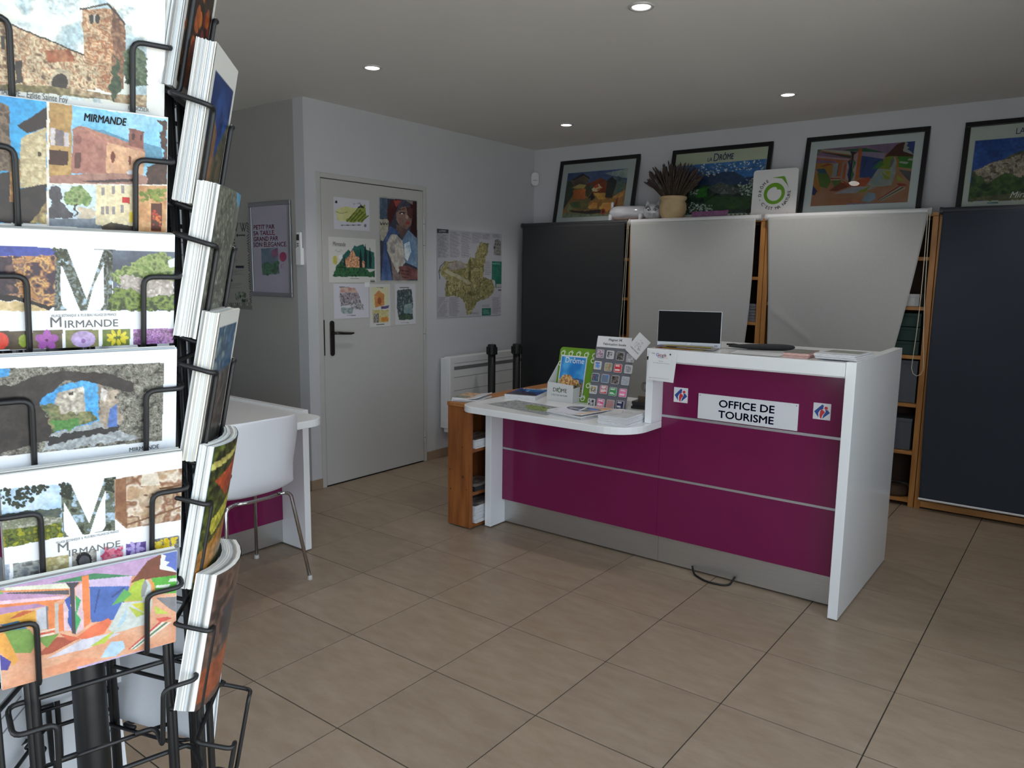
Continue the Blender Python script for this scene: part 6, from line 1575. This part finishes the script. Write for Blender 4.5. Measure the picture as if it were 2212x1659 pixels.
for k in range(48):
    a = 2 * math.pi * k / 48; r = .050
    d = (a - math.radians(52) + math.pi) % (2 * math.pi) - math.pi
    r -= .016 * math.exp(-(d / .30) ** 2); r -= .006 * math.exp(-((abs(d) - .9) / .9) ** 2) * (d > 0)
    inner.append((cx0 + r * math.cos(a), cy0 + r * math.sin(a), .0008))
obj('ring', MB().xf(PM).add(outer + inner, [(k, (k + 1) % 48, 48 + (k + 1) % 48, 48 + k) for k in range(48)]), M_GRN, pq)
obj('accent', MB().xf(PM).add([pp(1600, 662), pp(1770, 638), pp(1785, 650), pp(1842, 785), pp(1815, 745), pp(1752, 680), pp(1735, 668)], [(0, 6, 1), (1, 6, 5, 2), (2, 5, 4, 3)]), M_GRN, pq)
def arc_text(s_, a0, a1, rad):
    n = len(s_)
    for k, ch_ in enumerate(s_):
        if ch_ == ' ': continue
        a = math.radians(a0 + (a1 - a0) * k / (n - 1))
        p = PM @ V3(cx0 + rad * math.cos(a), cy0 + rad * math.sin(a), .0004)
        if True:
            ux = pex * (-math.sin(a)) + pey * math.cos(a); uy = pex * (-math.cos(a)) + pey * (-math.sin(a))
            text(ch_, p, ux, uy, .029, M_INKBLACK, pq, bold=.014)
def arc_text_out(s_, a0, a1, rad):
    n = len(s_)
    for k, ch_ in enumerate(s_):
        a = math.radians(a0 + (a1 - a0) * k / (n - 1))
        p = PM @ V3(cx0 + rad * math.cos(a), cy0 + rad * math.sin(a), .0004)
        text(ch_, p, pex * math.sin(a) - pey * math.cos(a), pex * math.cos(a) + pey * math.sin(a), .029, M_INKBLACK, pq, bold=.014)
arc_text_out('DRÔME', 184, 122, .090)
arc_text("- C'EST MA NATURE", 203, 364, .111)
for zx, zy in ((1395, 1145), (1815, 1120)):
    a, b, _ = pp(zx, zy); obj('slot', MB().xf(PM).prism([(a - .006, b - .014), (a - .003, b - .014), (a + .006, b + .014), (a + .003, b + .014)], .0001, .0008), M_INKBLACK, pq)

M_POT = mat('cream_terracotta', (206, 182, 142), .75, col2=(180, 154, 116), scale=10, bump=.1)
PX, PY = -.790, 3.412
pt_ = obj('clay_pot', MB().lathe([(.0, 0), (.058, 0), (.066, .006), (.088, .045), (.100, .085), (.099, .118), (.092, .142), (.086, .150), (.096, .158), (.101, .166), (.100, .180), (.092, .184), (.084, .180), (.080, .150), (.0, .145)], 40, (PX, PY, ZS)), M_POT, smooth=True)
tag(pt_, 'cream terracotta pot holding a dried bunch on the shelves', 'pot')
lv = thing('dried_bouquet', (PX, PY, ZS + .15), 'brown dried lavender bunch standing in the clay pot', 'dried flowers')
r = random.Random(5); st = MB(); sp = MB()
for k in range(190):
    a = r.uniform(0, 2 * math.pi); q = math.sqrt(r.random()); L = r.uniform(.21, .305) * (1 - .08 * q)
    b = V3(PX + .055 * q * math.cos(a), PY + .055 * q * math.sin(a) * .8, ZS + .150)
    out = V3(math.cos(a) * (1.05 * q), math.sin(a) * .35 * q, 1).normalized()
    m_ = b + out * L * .55; e_ = b + out * L + V3(r.uniform(-.012, .012), 0, -.02 * q)
    e_.y = min(e_.y, 3.497 + (e_.z - 1.84) * .21 - .012)
    m_.y = min(m_.y, 3.497 + (m_.z - 1.84) * .21 - .012)
    st.tube([b, m_, e_], [.0022, .002, .0018], 5)
    d_ = (e_ - m_).normalized()
    sp.tube([e_ - d_ * .075, e_ - d_ * .05, e_ - d_ * .035, e_ - d_ * .015, e_], [.003, .006, .0045, .0058, .002], 6)
M_STEM = mat('dried_stem', (92, 76, 60), .9, col2=(66, 54, 44), scale=40)
obj('stems', st, M_STEM, lv)['kind'] = 'stuff'
obj('flower_spikes', sp, mat('dried_lavender', (92, 76, 66), .95, col2=(60, 50, 48), scale=70), lv)['kind'] = 'stuff'

M_CER = mat('glazed_ceramic', (206, 206, 210), .12, col2=(176, 176, 184), scale=9, stretch=(1, 4, 4), coat=.3)
ct_ = thing('ceramic_cat', (-1.09, 3.412, ZS), 'white glazed ceramic cat figurine with black eye markings on the shelves', 'figurine')
KY = 3.425
def body(u, v):
    a = 2 * math.pi * u; x = -1.262 + .285 * v
    rr = .048 * (1 - abs(2 * v - 1) ** 5) ** .5 * (1 + .08 * math.cos(v * 3.1))
    return (x, KY + rr * 1.0 * math.cos(a), ZS + .066 + rr * .92 * math.sin(a))
obj('body', MB().grid(body, 28, 26), M_CER, ct_, smooth=True)
hc = V3(-.950, KY - .012, ZS + .068)
hx = basis(tuple(hc), (.93, .36, 0), Z_)       # face looks along local +z (toward -y, +x)
def head(u, v):
    a = 2 * math.pi * u; ph = math.pi * v
    return hx @ V3(.060 * math.sin(ph) * math.cos(a), .053 * math.cos(ph) - .004, .050 * math.sin(ph) * math.sin(a))
hd2 = obj('head', MB().grid(head, 28, 20), M_CER, ct_, smooth=True)
for sx in (-1, 1):
    obj('ear', MB().xf(hx @ Matrix.Translation((sx * .030, .038, 0))).add([(-.017, -.006, -.008), (.017, -.006, -.008), (.015, -.006, .012), (-.015, -.006, .012), (sx * .006, .030, .0)], [(0, 1, 4), (1, 2, 4), (2, 3, 4), (3, 0, 4), (0, 3, 2, 1)]), M_CER, hd2, bevel=.002)
    def on_head(px_, py_): return hx @ V3(px_, py_ - .004, .0505 * math.sqrt(max(0, 1 - (px_ / .060) ** 2 - (py_ / .053) ** 2)) + .0006)
    for k in range(3): obj('brow_mark', MB().tube([on_head(sx * (.012 + .004 * k), .022 + .006 * k), on_head(sx * (.026 + .003 * k), .024 + .005 * k), on_head(sx * (.042), .016 + .004 * k)], .0014, 6), M_INKBLACK, hd2)
    obj('eye', MB().tube([on_head(sx * .010, .014), on_head(sx * .020, .018), on_head(sx * .030, .012), on_head(sx * .022, .004), on_head(sx * .012, .008), on_head(sx * .010, .014)], .0016, 6), M_INKBLACK, hd2)
    obj('pupil', MB().tube([on_head(sx * .019, .010), on_head(sx * .022, .011)], .0032, 8), M_INKBLACK, hd2)
    for k in range(4): obj('whisker_line', MB().tube([on_head(sx * .008, -.010 - .004 * k), on_head(sx * .026, -.012 - .008 * k)], .0007, 5), M_INKGREY, hd2)
for lx_, ly_ in ((-1.238, -.030), (-1.238, .030), (-1.02, -.034), (-1.02, .030)):
    obj('leg', MB().tube([(lx_, KY + ly_, ZS + .055), (lx_ - .002, KY + ly_ * 1.15, ZS + .025), (lx_ - .003, KY + ly_ * 1.15, ZS + .010), (lx_ - .003, KY + ly_ * 1.15, ZS + .0005)], [.016, .012, .013, .014], 12), M_CER, ct_, smooth=True)
obj('tail', MB().tube([(-1.246, KY, ZS + .09), (-1.247, KY, ZS + .118), (-1.245, KY, ZS + .130), (-1.243, KY, ZS + .138)], [.011, .009, .011, .006], 12), M_CER, ct_, smooth=True)
_k = 1.22                                   # the figurine was drawn small: enlarge every part about its base
for o in [ct_] + list(ct_.children) + [g for ch_ in ct_.children for g in ch_.children]:
    if o.type == 'MESH': o.data.transform(Matrix.Scale(_k, 4))
ct_.location.x -= .035

# ------------------------------------------------------------------ contents of the shelves that show between the blinds
def carton(name, x0, x1, z0, z1, m, label, cat, y0=3.40, y1=3.58):
    t = thing(name, ((x0 + x1) / 2, (y0 + y1) / 2, z0), label, cat, 'things stored on the pine shelves')
    obj('box', MB().box(x0, x1, y0, y1, z0, z1 - .012), m, t, bevel=.002)
    obj('lid', MB().box(x0 - .002, x1 + .002, y0 - .002, y1 + .002, z1 - .02, z1), m, t, bevel=.002)
M_BIN = mat('grey_storage_plastic', (92, 98, 106), .4, var=.05); M_GRNB = mat('dark_green_box', (30, 62, 54), .6, var=.1); M_WBOX = mat('white_carton', (206, 206, 206), .7, var=.03); M_CARDBR = mat('brown_carton', (130, 98, 66), .8, var=.1)
carton('white_box', .82, .905, 1.269, 1.345, M_WBOX, 'small white box on the shelf left of the bead chain', 'box')
for k in range(3): carton('green_box', .70, .925, .966 + k * .088, 1.050 + k * .088, M_GRNB, ['lowest', 'middle', 'topmost'][k] + ' of three dark green boxes behind the white blind edge', 'box')
carton('storage_bin', .66, .93, .662, .93, M_BIN, 'grey plastic storage bin on the shelf beside the dark blue blind', 'bin')
carton('storage_bin', .68, .925, .358, .56, M_BIN, 'lower grey plastic bin under the shelf of the first bin', 'bin')
for k in range(4): carton('paper_ream', -.030, .10, 1.2695 + k * .034, 1.300 + k * .034, M_WBOX, ['lowest', 'second', 'third', 'topmost'][k] + ' white paper pack right of the pine uprights', 'paper pack')
carton('brown_box', -.030, .12, .966, 1.08, M_CARDBR, 'brown carton low on the shelf right of the pine uprights', 'box')
for k in range(3): carton('paper_ream', -.26, -.112, 1.1265 + k * .042, 1.166 + k * .042, mat('grey_pack', (120, 122, 130), .7, var=.1), ['lowest', 'middle', 'topmost'][k] + ' grey paper pack left of the pine uprights', 'paper pack')
tag(obj('cloth_bag', MB().lathe([(.0, 0), (.09, .0), (.10, .02), (.085, .05), (.05, .065), (0, .068)], 20, (.84, 3.48, .0475)), mat('brown_cloth', (84, 64, 50), .9, var=.2), smooth=True), 'brown cloth bundle on the lowest shelf under the white blind', 'bag')
